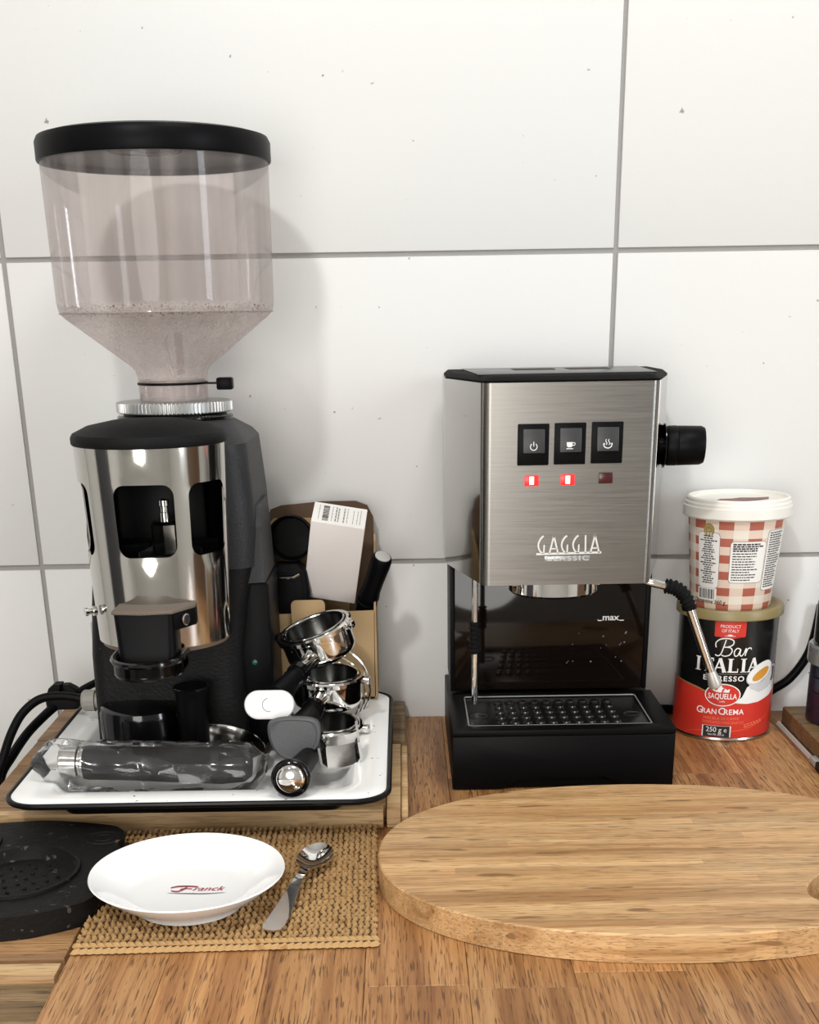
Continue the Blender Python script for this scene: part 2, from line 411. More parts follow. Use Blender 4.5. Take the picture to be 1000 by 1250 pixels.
for b in (box(1.695, 1.765, -1.31, -1.27, 0, 1.25), box(1.695, 1.765, -1.59, -1.31, 0, .04), box(1.695, 1.765, -1.59, -1.31, 1.21, 1.25)): merge(wf, b)
struct('window_1', wf, PLASTER)
struct('floor', box(-1.76, 1.76, -2.76, .06, -.95, -.90), FLOORM)
struct('ceiling', box(-1.76, 1.76, -2.76, .06, 2.05, 2.10), PLASTER)
# wall behind the photographer, and three added dark panels for the chrome to reflect
struct('wall_rear', box(-1.70, 1.70, -2.76, -2.70, -.90, 2.05), PLASTER)
struct('reflection_panel_2', box(1.66, 1.695, -1.10, -.35, -.90, 1.15, .004), BROWNPANEL)
struct('reflection_panel_3', box(-1.695, -1.66, -1.30, -.60, -.90, 1.15, .004), DARKPANEL)
struct('reflection_panel_1', box(-1.25, -.45, -2.75, -2.72, -.90, 1.15, .004), BROWNPANEL)

# ------------------------------------------------------------------ worktops and boards
wt = thing('worktop', 'oiled oak stave worktop under the espresso machine and the oval board', 'worktop', (.3, -.37, -.03))
edges = [-.2405, -.170, -.100, -.032, .038, .110, .184, .254, .325, .396, .466, .537, .60]
firsts = [.16, .33, .09, -.615, -.21, -.47, -.33, -.205, -.42, -.21, -.30, -.5]
random.seed(11)
for k, (a, b) in enumerate(zip(edges, edges[1:])):
    cuts = {2: [-.34], 3: [-.615, -.36], 4: [-.62, -.207], 5: [-.60, -.47], 6: [-.33], 7: [-.645, -.205], 8: [-.42], 9: [-.63, -.208], 10: [-.3], 11: [-.5]}.get(k, [-.48] if k == 0 else [-.40])
    if k < 2: cuts = [-.30]
    ys = [-.80]+cuts+[-.0006]
    for y0, y1 in zip(ys, ys[1:]):
        part('stave', xform(box(-(b-a)/2+.00012, (b-a)/2-.00012, -(y1-y0)/2+.00012, (y1-y0)/2-.00012, -.03, random.uniform(-.00025, .00), .0004, 1), Matrix.Translation(((a+b)/2, (y0+y1)/2, 0))), OAK, None)
        o = COL.objects[-1]; 
        # give the stave its own origin so that its grain differs from the next one
        cc = Vector(((a+b)/2, (y0+y1)/2, 0))
        for v in o.data.vertices: v.co -= cc
        o.parent = wt; o.location = cc-W[wt]
lb = thing('lower_boards', 'row of rough boards left of the oak worktop, below the black mat', 'boards', (-.42, -.55, -.05))
def loose(name, bm, m, parent, c):
    o = part(name, bm, m, None); c = Vector(c)
    for v in o.data.vertices: v.co -= c
    o.parent = parent; o.location = c-W[parent]; W[o] = W[parent]; return o
loose('plank', box(-.60, -.2435, -.498, -.318, -.03, -.0006, .0012), OAKX, lb, (-.42, -.41, 0))
loose('plank', box(-.60, -.2435, -.566, -.499, -.03, -.0002, .0015), OAKX, lb, (-.40, -.53, 0))
loose('batten', box(-.60, -.2445, -.5915, -.5715, -.03, -.0015, .001), PINE, lb, (-.42, -.58, 0))
loose('plank', box(-.60, -.2425, -.672, -.5925, -.03, -.006, .002), OLDWOOD, lb, (-.42, -.63, 0))
loose('plank', box(-.60, -.2425, -.80, -.6735, -.03, -.007, .002), OLDWOOD, lb, (-.41, -.73, 0))
tb_ = thing('raised_board', 'raised wooden board of several planks that the white enamel tray stands on', 'board', (-.19, -.17, .0002))
ZB = .0185
loose('plank', box(-.378, -.0205, -.322, -.200, .0002, ZB, .0012), OAKX, tb_, (-.2, -.27, 0))
loose('plank', box(-.379, -.0205, -.199, -.125, .0002, ZB-.0004, .0012), OAKX, tb_, (-.23, -.16, 0))
loose('plank', box(-.380, -.0160, -.124, -.004, .0002, ZB, .0012), OAKX, tb_, (-.17, -.06, 0))
loose('edge_strip', box(-.378, -.0225, -.3345, -.3225, .0002, ZB-.0006, .001), PINE, tb_, (-.2, -.33, 0))
loose('end_strip', xform(box(-.0062, .0062, -.092, .092, .0002, ZB-.0012, .001), Matrix.Translation((-.0135, -.242, 0))), PINE, tb_, (-.0135, -.242, 0))
loose('end_strip', xform(box(-.0030, .0030, -.092, .092, .0002, ZB-.003, .001), Matrix.Translation((-.0038, -.242, 0))), PINE, tb_, (-.0038, -.242, 0))
loose('end_strip', box(-.0155, -.0025, -.1485, -.006, .0002, ZB+.001, .001), OLDWOOD, tb_, (-.009, -.08, 0))

# right-hand walnut block with knife
wb = part('wooden_block', box(.4035, .75, -.29, -.052, .0002, .0205, .002), DARKWOOD, None, 'brown wooden block at the right edge under the two stacked jars', 'block')
kn = thing('slim_knife', 'thin steel knife lying along the side of the brown block', 'knife', (.398, -.14, .0003))
part('blade', loft([[(.4020-.0022*s, y, z) for (s, z) in ((0, .0035), (1, .0032), (1.6, .0004), (.2, .0003))] for y, s_ in ((-.052, 0), (-.10, 0), (-.178, 0))]), mat('pale_blade', (.62, .60, .56), .4, .3), kn)
part('bolster', box(.3955, .4025, -.20, -.178, .0004, .0075, .0015), mat('grey_bolster', (.5, .5, .5), .4, .4), kn)
part('handle', box(.3945, .4025, -.29, -.20, .0003, .009, .002), BLACK, kn)

# ------------------------------------------------------------------ oval bamboo board
def supell(cx, cy, a, b, n, N=120):
    o = []
    for k in range(N):
        t = 2*PI*k/N; ct, st = math.cos(t), math.sin(t)
        o.append((cx+a*math.copysign(abs(ct)**(2/n), ct), cy+b*math.copysign(abs(st)**(2/n), st)))
    return o
outer = supell(.1905, -.4415, .2155, .1492, 2.2)
hole = ell2d(.326, -.512, .043, .026, rad(38), 40)[0]
def slab(outer, hole, z0, z1, bev):
    bm = B()
    def ins(lp, d):
        n = len(lp); out = []
        for i in range(n):
            t = (Vector(lp[(i+1) % n])-Vector(lp[i-1])).normalized(); out.append((lp[i][0]-t.y*d, lp[i][1]+t.x*d))
        return out
    for z, d in ((z0, 0), (z1, bev)):
        v, tr = holed(ins(outer, d), [ins(hole, -d)], 0)
        add(bm, [(p.x, p.y, z) for p in v], tr)
    for lp, sg in ((outer, 1), (hole, -1)):
        L1 = [(p[0], p[1], z0) for p in lp]; L2 = [(p[0], p[1], z1-bev) for p in lp]; L3 = [(p[0], p[1], z1) for p in ins(lp, bev*sg)]
        n = len(lp); add(bm, L1+L2+L3, [(k*n+i, k*n+(i+1) % n, (k+1)*n+(i+1) % n, (k+1)*n+i) for k in range(2) for i in range(n)])
    bmesh.ops.remove_doubles(bm, verts=bm.verts[:], dist=1e-5); return bm
part('cutting_board', xform(slab(outer, hole, .0004, .0222, .0012), Matrix.Identity(4)), BAMBOO, None,
     'large oval bamboo cutting board with a hand hole, in front of the espresso machine', 'cutting board', angle=25)

# ------------------------------------------------------------------ woven mat
mt = thing('woven_mat', 'square woven seagrass mat under the white plate and the teaspoon', 'mat', (-.136, -.447, .0004))
q = [Vector((-.2385, -.5655)), Vector((-.0235, -.5605)), Vector((-.0275, -.3375)), Vector((-.246, -.3425))]   # corners, front left first
def mq(a, b): return (q[0]*(1-a)+q[1]*a)*(1-b)+(q[3]*(1-a)+q[2]*a)*b
part('backing', prism([tuple(mq(*p)) for p in ((.01, .02), (.99, .02), (.99, .99), (.01, .99))], .0004, .0036), STRAWB, mt)
def tuft(bm, p, ang, L, wd, h):
    ca, sa = math.cos(ang), math.sin(ang); vs = []
    for (a, b, z) in ((-1, 0, .0), (-.45, -1, .0), (-.45, 1, .0), (-.45, 0, .8), (.45, -1, 0), (.45, 1, 0), (.45, 0, 1), (1, 0, .15)):
        x, y = a*L, b*wd; vs.append((p[0]+x*ca-y*sa, p[1]+x*sa+y*ca, p[2]+z*h))
    add(bm, vs, [(0, 1, 3), (0, 3, 2), (1, 4, 6, 3), (2, 3, 6, 5), (4, 7, 6), (5, 6, 7)])
random.seed(5); bm = B(); NR, NC = 42, 46
for jr in range(NR):
    for ic in range(NC):
        p = mq((ic+.5+random.uniform(-.15, .15)+.25*(jr % 2))/(NC+.3), .045+.95*(jr+.5)/NR)
        tuft(bm, (p.x, p.y, .0030), rad(52 if jr % 2 else -52)+random.uniform(-.2, .2), .0036, .0017, random.uniform(.0028, .0044))
part('weave', bm, STRAW, mt, kind='stuff', recalc=False, angle=70)
bm = B()
for row, (b, z) in enumerate(((.012, .0012), (.036, .0030))):
    for k in range(40):
        p = mq((k+.5)/40, b); tuft(bm, (p.x, p.y, z), rad(20 if row == 0 else -22)+random.uniform(-.1, .1), .0047, .0024, .0036)
part('border_braid', bm, STRAW, mt, kind='stuff', recalc=False, angle=70)

# ------------------------------------------------------------------ plate, spoon, rubber mat
pl = thing('plate', 'round white porcelain plate with a red script logo on the woven mat', 'plate', (-.1665, -.4915, .0062))
PZ = .0062
part('dish', lathe([(0, .0035), (.030, .0032), (.036, 0), (.041, 0), (.043, .004), (.058, .013), (.0715, .0245), (.0728, .0258), (.0722, .0268), (.0705, .0262), (.058, .0168), (.046, .0105), (.040, .0092), (0, .0090)], (-.1665, -.4915, PZ), 96), CERAMIC, pl, angle=50)
def onplate(a, b, h=0):
    rr = math.hypot(a, b); zz = .0092 if rr < .040 else .0092+(rr-.040)*.30
    return (-.1665+a, -.4915+b, PZ+zz+.0005+h)
Mz = lambda x, y, h=0: onplate(x, y, h)
LX_, LY_ = -.0020, .0270      # the script sits just in front of the middle of the plate
tx = text2d('ranck', .0075, .42, .0245, 'l'); sh = [at(tx, .0045+LX_, -.0280+LY_)]
F1 = [stroke2d(curve2d([(-.0125, -.0225), (-.008, -.0203), (0, -.0200), (.008, -.0212)]), .0014), stroke2d(curve2d([(-.0005, -.0208), (-.0025, -.0250), (-.0060, -.0287), (-.0100, -.0282), (-.0115, -.0268)]), .0018, True), stroke2d(curve2d([(-.0050, -.0248), (-.001, -.0240), (.0040, -.0245)]), .0012)]
part('logo_print', prints(sh+[at(x_, LX_, LY_) for x_ in F1], Mz, .004), REDDK, pl, 'red script lettering', recalc=False)
part('logo_line', prints([at(x_, LX_, LY_) for x_ in [stroke2d(curve2d([(-.0135, -.0315), (0, -.0327), (.015, -.0335), (.030, -.0320)]), .0011, True), stroke2d(curve2d([(-.0125, -.0215), (-.008, -.0193), (0, -.0190), (.008, -.0202)]), .0007, True)]], Mz, .004), INK, pl, 'dark underline flourish', recalc=False)

sp = thing('teaspoon', 'steel teaspoon on the woven mat, right of the white plate', 'spoon', (-.087, -.48, .0065))
A_, D_ = Vector((-.1005, -.5455, .0075)), Vector((-.0715, -.4075, .0115))
dr = (D_-A_); Ls = dr.length; dr.z = 0; dr.normalize(); pr = Vector((dr.y, -dr.x, 0))
prof = [(0, .0030, .0005, 0), (.012, .0068, .0008, 0), (.06, .0078, .0010, 0), (.22, .0070, .0020, 0), (.40, .0045, .0060, 0), (.54, .0032, .0095, 0), (.64, .0034, .0090, .0003), (.70, .0068, .0078, .0016), (.76, .0118, .0072, .0046), (.83, .0142, .0074, .0062), (.90, .0138, .0082, .0055), (.96, .0098, .0093, .0028), (.99, .0050, .0100, .0008), (1.0, .0012, .0102, 0)]
rings = []
for (t, hw, z, dp) in prof:
    cpt = Vector((A_.x, A_.y, .0068))+dr*Ls*t; top = []; bot = []
    for k in range(9):
        s = -1+2*k/8; dz = z-dp*(1-s*s)
        top.append(cpt+pr*hw*s+Vector((0, 0, dz+.0009))); bot.append(cpt+pr*hw*s+Vector((0, 0, dz-.0006*(1-s*s*.6))))
    rings.append(top+bot[::-1])
part('spoon_body', loft(rings), CHROME, sp, angle=55)

km = thing('rubber_mat', 'black rubber tamping mat with round recesses at the left edge', 'mat', (-.32, -.45, .0002))
ol = [(-.52, -.39), (-.45, -.362), (-.35, -.3545), (-.308, -.3506), (-.2564, -.3624), (-.241, -.374), (-.2375, -.386), (-.2385, -.402), (-.231, -.425), (-.229, -.462), (-.2363, -.5099), (-.2666, -.5323), (-.2944, -.541), (-.34, -.546), (-.42, -.54), (-.50, -.51), (-.53, -.45)]
ol = [(p.x, p.y) for p in catmull([(a, b, 0) for a, b in ol], 6, True)]
recA = ell2d(-.3025, -.4605, .0435, .0470, 0, 48)[0]; recB = ell2d(-.3700, -.405, .034, .036, 0, 40)[0]
v, tr = holed(ol, [recA, recB], 0); bm = B(); add(bm, [(p.x, p.y, .0188) for p in v], tr)
cc = Vector((-.36, -.45))
n = len(ol); add(bm, [(a, b, .0002) for a, b in ol]+[(a, b, .0172) for a, b in ol]+[(a, b, .0188) for a, b in ol], [(k*n+i, k*n+(i+1) % n, (k+1)*n+(i+1) % n, (k+1)*n+i) for k in range(2) for i in range(n)])
bmesh.ops.remove_doubles(bm, verts=bm.verts[:], dist=1e-5)
part('mat_body', bm, MATRUB, km, recalc=True)
def recess(cx, cy, a, b, dep):
    rg = [[(cx+a*s*math.cos(2*PI*k/48), cy+b*s*math.sin(2*PI*k/48), z) for k in range(48)] for s, z in ((1.07, .0189), (1.06, .0212), (.99, .0212), (.95, .0188-dep*.6), (.90, .0188-dep), (.5, .0188-dep+.0012), (.02, .0188-dep+.0012))]
    return loft(rg, False, True)
part('recess', recess(-.3025, -.4605, .0435, .0470, .007), MATRUB, km); part('recess', recess(-.3700, -.405, .034, .036, .007), MATRUB, km)
ps = None; random.seed(9)
for k in range(26):
    a = k*2.39996; rr = .031*math.sqrt((k+.5)/26); p = (-.3025+rr*math.cos(a), -.4605+rr*1.05*math.sin(a), .0129)
    if ps is None:
        bmp = lathe([(.0016, 0), (.0014, .0012), (.0007, .0018), (0, .0019)], (0, 0, 0), 8); ps = part('stud', bmp, MATRUB, km); 
        for vv in ps.data.vertices: vv.co += W[km]
        ps.location = Vector(p)-W[km]
    else: copy_part(ps, km, p)
part('corner_ridge', tube([(-.2525+.016*math.cos(2*PI*k/28), -.392+.013*math.sin(2*PI*k/28), .0186) for k in range(28)], .0014, 8, True), MATRUB, km)
part('corner_ridge', tube([(-.2525+.008*math.cos(2*PI*k/20), -.392+.007*math.sin(2*PI*k/20), .0186) for k in range(20)], .0012, 8, True), MATRUB, km)

# ------------------------------------------------------------------ enamel tray
ty = thing('enamel_tray', 'white enamel tray with a black edge holding the grinder and portafilters', 'tray', (-.177, -.223, .0190))
def rr3(x0, x1, y0, y1, rd, z): return [(a, b, z) for a, b in rrect((x1-x0)/2, (y1-y0)/2, rd, 9, (x0+x1)/2, (y0+y1)/2)]
TX0, TX1, TY0, TY1 = -.3370, -.0165, -.3870, -.0580
def tring(d, z): return rr3(TX0+d, TX1-d, TY0+d, TY1-d, max(.030-d*.45, .012), z)
part('pan', loft([tring(.001, .0452), tring(.004, .0470), tring(.020, .0468), tring(.030, .0462), tring(.0335, .0446), tring(.040, .0330), tring(.0455, .0262), tring(.052, .0236), tring(.09, .0232), tring(.0901, .0212), tring(.050, .0212), tring(.043, .0240), tring(.037, .032), tring(.030, .0444), tring(.003, .0450)], False, False), ENAMEL, ty, angle=60)
fl = B(); add(fl, tring(.0899, .0232), [tuple(range(40))]); part('floor', fl, ENAMEL, ty)
part('pan_underside', loft([tring(.0340, .0330), tring(.0410, .0225), tring(.0480, .0198), tring(.060, .0192), tring(.10, .0192)], False, True), BLKENAMEL, ty)
part('rolled_edge', tube(tring(.0005, .0446), .0026, 8, True), BLKENAMEL, ty)

# ------------------------------------------------------------------ coffee grinder
gr = thing('coffee_grinder', 'tall black coffee grinder with clear hopper and chrome doser on the tray', 'coffee grinder', (-.212, -.16, .0236))
GX, GY = -.2100, -.1300
part('foot_plate', prism([(p[0], p[1]) for p in rrect(.086, .078, .02, 6, -.222, -.150)], .0238, .0335, .003), CASE, gr)
def sec(cx, cy, hx, hy, rd, z): return [(a, b, z) for a, b in rrect(hx, hy, rd, 5, cx, cy)]
part('motor_column', loft([sec(-.224, -.140, .0725, .070, .014, .033), sec(-.224, -.140, .0710, .068, .014, .125), sec(-.218, -.138, .0720, .074, .016, .170), sec(-.212, -.136, .0740, .076, .018, .205)]), CASE, gr)
part('grinding_head', loft([sec(-.2115, -.136, .0745, .077, .018, .2052), sec(-.2110, -.136, .0765, .079, .02, .235), sec(-.2105, -.135, .0755, .078, .022, .262), sec(-.2100, -.134, .0710, .073, .024, .3120), sec(-.2100, -.133, .0660, .068, .028, .3185), sec(-.2100, -.131, .0525, .054, .045, .3290), sec(-.2100, -.130, .0500, .050, .045, .3300)]), HAMMER, gr, 'dark grey painted upper casing', angle=24)
part('side_strip', box(-.2990, -.2955, -.175, -.160, .060, .150, .0005), LIGHTCAP, gr, 'thin light strip on the left side')
part('switch_housing', loft([[(-.1560, -.205, .1900), (-.1285, -.200, .1905), (-.1285, -.110, .1905), (-.1560, -.110, .1905)], [(-.1555, -.200, .2400), (-.1300, -.195, .2400), (-.1300, -.112, .2400), (-.1555, -.112, .2400)], [(-.1500, -.186, .2580), (-.1320, -.180, .2580), (-.1320, -.115, .2580), (-.1500, -.115, .2580)]]), HAMMER, gr, 'dark grey switch housing on the right side', angle=20)
part('lower_cover', box(-.1570, -.1265, -.196, -.105, .034, .1898, .003), BLACK, gr)
part('indicator', xform(lathe([(.0026, 0), (.0026, .0015), (.0015, .0024), (0, .0026)], (0, 0, 0), 16), frame((-.1430, -.1960, .1150), (0, -1, 0))), GREENLED, gr, 'small green indicator')
part('collar', lathe([(.0500, .3290), (.0525, .3292), (.0530, .3310), (.0530, .3325), (.0515, .3340), (.030, .3340)], (GX, GY, 0), 64), BLACKG, gr)
# knurled setting ring
kr = []
for zz, k0 in ((.3362, 0), (.3370, 1), (.3448, 1), (.3456, 0)):
    kr.append([(GX+(.0515+(.0014 if (i % 4) in (0, 1) else 0)*k0)*math.cos(2*PI*i/352), GY+(.0515+(.0014 if (i % 4) in (0, 1) else 0)*k0)*math.sin(2*PI*i/352), zz) for i in range(352)])
rg = loft(kr); part('setting_ring', rg, mat('satin_aluminium', (.55, .55, .54), .36, .85), gr, 'knurled silver setting ring', angle=25)
part('ring_core', lathe([(.047, .3338), (.047, .3364)], (GX, GY, 0), 40), BLACK, gr)
# hopper: two thin walls of clear plastic
hp = part('hopper', lathe([(.0935, .4200), (.0945, .4220), (.0958, .4290), (.0972, .5400)], (GX, GY, 0), 96, False), HOPPER, gr, 'clear smoky plastic hopper with coffee dust', angle=70)
part('hopper_cone', lathe([(.0310, .3458), (.0312, .3660), (.0328, .3715), (.0360, .3755), (.0900, .4165), (.0935, .4200)], (GX, GY, 0), 96, False), HOPCONE, hp, 'hazy dusty hopper cone', angle=70)
part('hopper_shoulder', tube([(GX+.0940*math.cos(2*PI*k/72), GY+.0940*math.sin(2*PI*k/72), .4205) for k in range(72)], .0009, 6, True), HOPPER, hp)
part('hopper_neck', lathe([(.0298, .3462), (.0298, .3640)], (GX, GY, 0), 48, False), HOPPER, hp)
part('feed_rib', box(GX-.0300, GX-.0292, GY-.004, GY+.004, .346, .352), BLACK, hp)
part('inner_vane', loft([[(-.2085, -.134, .360), (-.2060, -.134, .360), (-.2060, -.128, .360), (-.2085, -.128, .360)], [(-.2160, -.134, .394), (-.2130, -.134, .394), (-.2130, -.128, .394), (-.2160, -.128, .394)], [(-.2120, -.132, .402), (-.2110, -.132, .402), (-.2110, -.130, .402), (-.2120, -.130, .402)]]), HOPPER, hp, 'plastic vane inside the cone')
part('inner_vane', box(-.2025, -.2012, -.150, -.110, .368, .404), HOPPER, hp)
part('slider_plate', lathe([(.0318, .3597), (.0322, .3602), (.0322, .3612), (.0318, .3618), (.026, .3618)], (GX, GY, 0), 48), BLACK, gr)
part('slider_arm', box(GX+.030, GX+.042, GY-.004, GY+.004, .3595, .3610), BLACK, gr)
part('slider_knob', box(GX+.0405, GX+.0550, GY-.008, GY+.006, .3545, .3650, .0016), BLACK, gr)
part('hopper_lid', lathe([(.0935, .5410), (.0955, .5392), (.0990, .5392), (.0996, .5404), (.0996, .5540), (.0975, .5580), (.090, .5600), (.040, .5625), (0, .5630)], (GX, GY, 0), 96, False), BLACK, gr, angle=40)
part('lid_underside', lathe([(.0950, .5412), (.0930, .5430), (.090, .5440), (0, .5440)], (GX, GY, 0), 72, False), BLACK, gr)
part('lid_moulding', tube([(GX+.030*math.cos(2*PI*k/40), GY-.045+.030*math.sin(2*PI*k/40), .5437) for k in range(40)], .0008, 6, True), RUBBER, gr)
part('lid_moulding', tube([(GX+.018*math.cos(2*PI*k/32)+.008, GY-.050+.018*math.sin(2*PI*k/32), .5435) for k in range(32)], .0008, 6, True), RUBBER, gr)
# doser tube with three windows
DX, DY = -.2108, -.262
def dr_(z): return .0572+(z-.158)*(.0050/.1625)
def rw(a0, a1, z0, z1):
    Rm = .0602; return [(p[0], p[1]) for p in rrect((rad(a1)-rad(a0))/2*Rm, (z1-z0)/2, .0095, 6, (rad(a0)+rad(a1))/2*Rm, (z0+z1)/2)]
Rm = .0602; half = rad(178)*Rm
NE = 84
edge_ = [(-half+2*half*k/NE, .1585) for k in range(NE)]+[(half, .1585+.1615*k/8) for k in range(8)]+[(half-2*half*k/NE, .3200) for k in range(NE)]+[(-half, .3200-.1615*k/8) for k in range(8)]
v, tr = holed(edge_, [rw(-21, 25.5, .2345, .2920), rw(37.5, 80, .2335, .2915), rw(-93, -49, .2335, .2915)], .0045)
bm = B(); vs = add(bm, [(p.x, p.y, 0) for p in v], tr)
for vv in bm.verts:
    a, z = vv.co.x/Rm, vv.co.y; rr = dr_(z); vv.co = Vector((DX+rr*math.sin(a), DY-rr*math.cos(a), z))
bmesh.ops.recalc_face_normals(bm, faces=bm.faces[:])
if sum(fa.normal.dot(fa.calc_center_median()-Vector((DX, DY, fa.calc_center_median().z))) for fa in bm.faces) < 0: bmesh.ops.reverse_faces(bm, faces=bm.faces[:])
bmesh.ops.solidify(bm, geom=bm.faces[:], thickness=.0012)
ds = part('doser_tube', bm, DOSER, gr, 'chrome doser cylinder with three windows', angle=40)
bm = B(); N = 36
for zz in (.1590, .3195):
    for k in range(N+1):
        a = rad(96+168*k/N); bm.verts.new((DX+.0555*math.sin(a), DY-.0555*math.cos(a), zz))
bm.verts.ensure_lookup_table()
for k in range(N): bm.faces.new([bm.verts[i] for i in (k, k+1, N+2+k, N+1+k)])
part('inner_shade', bm, BLACKG, ds)  # black sheet stands in for the darkness inside the chrome tube
part('doser_floor', lathe([(.0555, .2270), (.0555, .2290), (.010, .2305), (0, .2305)], (DX, DY, 0), 48), BLACK, ds)
for k in range(6):
    a = 2*PI*k/6+.4; part('vane', xform(box(.008, .052, -.0008, .0008, .229, .238), Matrix.Translation((DX, DY, 0)) @ Matrix.Rotation(a, 4, 'Z')), BLACK, ds)
part('nut', lathe([(.0125, .231), (.0125, .2545), (.0105, .2575), (.004, .2575)], (DX+.009, DY-.008, 0), 8), STEEL, ds, 'steel nut on the vane shaft', angle=20)
part('shaft', lathe([(.0042, .2575), (.0042, .2640), (.0035, .2645), (.0035, .2690), (.0044, .2695), (.0044, .2740), (0, .2755)], (DX+.009, DY-.008, 0), 16), STEEL, ds)
part('doser_lid', lathe([(.0600, .3185), (.0632, .3200), (.0638, .3215), (.0638, .3255), (.0620, .3285), (.050, .3340), (.030, .3378), (0, .3392)], (DX, DY, 0), 72), RUBBER, gr)
part('doser_base_ring', lathe([(.0530, .1540), (.0545, .1545), (.0550, .1588), (0, .1588)], (DX, DY, 0), 56), mat('coffee_stained_ring', (.16, .11, .075), .5), gr, 'coffee-stained lower ring')
part('neck_bracket', box(-.250, -.172, -.235, -.150, .170, .300, .004), BLACK, gr)
scr = xform(lathe([(.0042, 0), (.0042, .003), (.0024, .0032), (.0024, .007), (.0036, .0075), (.0036, .010), (0, .0105)], (0, 0, 0), 12), frame((-.2625, -.2925, .1865), (-.85, -.5, 0)))
part('adjusting_screw', scr, STEEL, gr)
# outlet and fork under the doser
part('outlet_plate', prism([(-.2380, -.312), (-.2380, -.345), (-.2130, -.349), (-.1885, -.345), (-.1740, -.320), (-.1740, -.308)], .1935, .1965, .0008), mat('coffee_dusted_plate', (.145, .115, .09), .75, grain=.6, gscale=500), gr, 'top plate of the outlet dusted with coffee')
part('outlet_side', prism([(-.1885, -.344), (-.1740, -.320), (-.1740, -.310), (-.1885, -.318)], .1795, .1934, .0006), BLACK, gr)
part('outlet_chute', loft([sec(-.2125, -.329, .0245, .0165, .005, .1934), sec(-.2120, -.330, .0240, .0170, .006, .172), sec(-.2118, -.332, .0235, .0180, .007, .156)]), BLACK, gr)
part('outlet_screw', xform(lathe([(.0048, 0), (.0048, .0012), (.0040, .0018), (0, .0018)], (0, 0, 0), 18), frame((-.1806, -.3330, .1868), (.86, -.5, 0))), STEEL, gr)
U = [(-.2120+.0285*math.sin(t), -.3400-.0330*math.cos(t)) for t in [rad(-90+180*k/20) for k in range(21)]]
outl = [(-.2405, -.312)]+U+[(-.1835, -.312)]
part('portafilter_fork', prism(outl, .1445, .1490, .001), BLACKG, gr)
part('fork_rim', tube([(p[0], p[1], .1575) for p in [(-.2405, -.320)]+U+[(-.1835, -.320)]], .0026, 8), BLACKG, gr)
bm = B(); rim = [(-.2405, -.320)]+U+[(-.1835, -.320)]; n = len(rim)
add(bm, [(a, b, .147) for a, b in rim]+[(a, b, .157) for a, b in rim], [(k, k+1, n+k+1, n+k) for k in range(n-1)]); bmesh.ops.solidify(bm, geom=bm.faces[:], thickness=.0016)
part('fork_lip', bm, BLACKG, gr)
part('base_dish', lathe([(.0400, .0236), (.0420, .0250), (.0420, .0310), (.0400, .0340), (.0400, .0740), (.0385, .0800), (.034, .0825), (0, .0840)], (-.2490, -.212, 0), 64), BLACKG, gr, 'round glossy black foot in front', angle=40)
gl = xform(lathe([(.0075, 0), (.0095, .001), (.0095, .010), (.0080, .0105), (.0080, .013), (.0108, .0135), (.0108, .024), (.0085, .0265), (.0050, .027)], (0, 0, 0), 14), frame((-.2950, -.150, .0667), (-1, 0, .02)))
part('cable_gland', gl, GLAND, gr, 'grey ribbed cable gland', angle=20)
part('power_cord', tube(catmull([(-.3160, -.150, .0668), (-.3378, -.150, .0718), (-.3608, -.155, .0711), (-.3772, -.165, .0601), (-.3863, -.180, .0440), (-.3910, -.200, .0256), (-.3960, -.212, .0060), (-.399, -.215, -.03)], 8), .0043, 12), BLACK, gr)
cb = thing('cord_plug', 'black mains plug and cord hanging behind the left end of the tray', 'cord', (-.350, -.105, .0188))
part('plug_body', loft([sec(-.352, -.108, .0160, .011, .005, .0490), sec(-.350, -.108, .0185, .012, .006, .0560), sec(-.350, -.108, .0165, .011, .005, .0640), sec(-.352, -.108, .006, .008, .003, .0655)]), RUBBER, cb)
part('plug_lobe', loft([sec(-.3620, -.106, .0070, .008, .003, .0600), sec(-.3585, -.106, .0068, .008, .003, .0690), sec(-.3555, -.106, .0040, .007, .002, .0735)]), RUBBER, cb)
part('plug_lobe', loft([sec(-.3415, -.106, .0085, .008, .003, .0600), sec(-.3440, -.106, .0065, .008, .003, .0680), sec(-.3475, -.106, .0034, .006, .002, .0725)]), RUBBER, cb)
part('cord', tube(catmull([(-.285, -.056, .086), (-.3095, -.090, .0752), (-.3300, -.104, .0670), (-.3420, -.107, .0600)], 6), .0038, 10), BLACK, cb)
part('cord', tube(catmull([(-.3560, -.112, .0540), (-.3660, -.125, .0470), (-.3800, -.150, .0345), (-.3890, -.180, .0205), (-.3965, -.200, .0050), (-.400, -.205, -.03)], 6), .0048, 10), BLACK, cb)

# ------------------------------------------------------------------ odds and ends on the tray
rn = thing('dosing_ring', 'polished steel dosing ring lying on the tray in front of the grinder', 'ring', (-.1760, -.2500, .0236))
rb_ = lathe([(.0325, 0), (.0337, 0), (.0367, .0200), (.0375, .0215), (.0365, .0218), (.0355, .0200), (.0325, 0)], (0, 0, 0), 64, False)
part('funnel', xform(rb_, frame((-.1735, -.2440, .0325), (.22, -.10, 1))), STEEL, rn)
tc_ = thing('black_tamper', 'black cylindrical tamper standing inside the steel dosing ring', 'tamper', (-.1965, -.240, .0236))
part('tamper_body', lathe([(0, 0), (.0110, 0), (.0115, .001), (.0120, .0160), (.0138, .0250), (.0142, .0700), (.0150, .0760), (.0158, .0775), (.0158, .0800), (.0145, .0812), (0, .0812)], (-.1975, -.2400, .0240), 48), BLACK, tc_)
part('tamper_rim', tube([(-.1975+.0155*math.cos(2*PI*k/40), -.2400+.0155*math.sin(2*PI*k/40), .1042) for k in range(40)], .0011, 8, True), BLACKG, tc_)

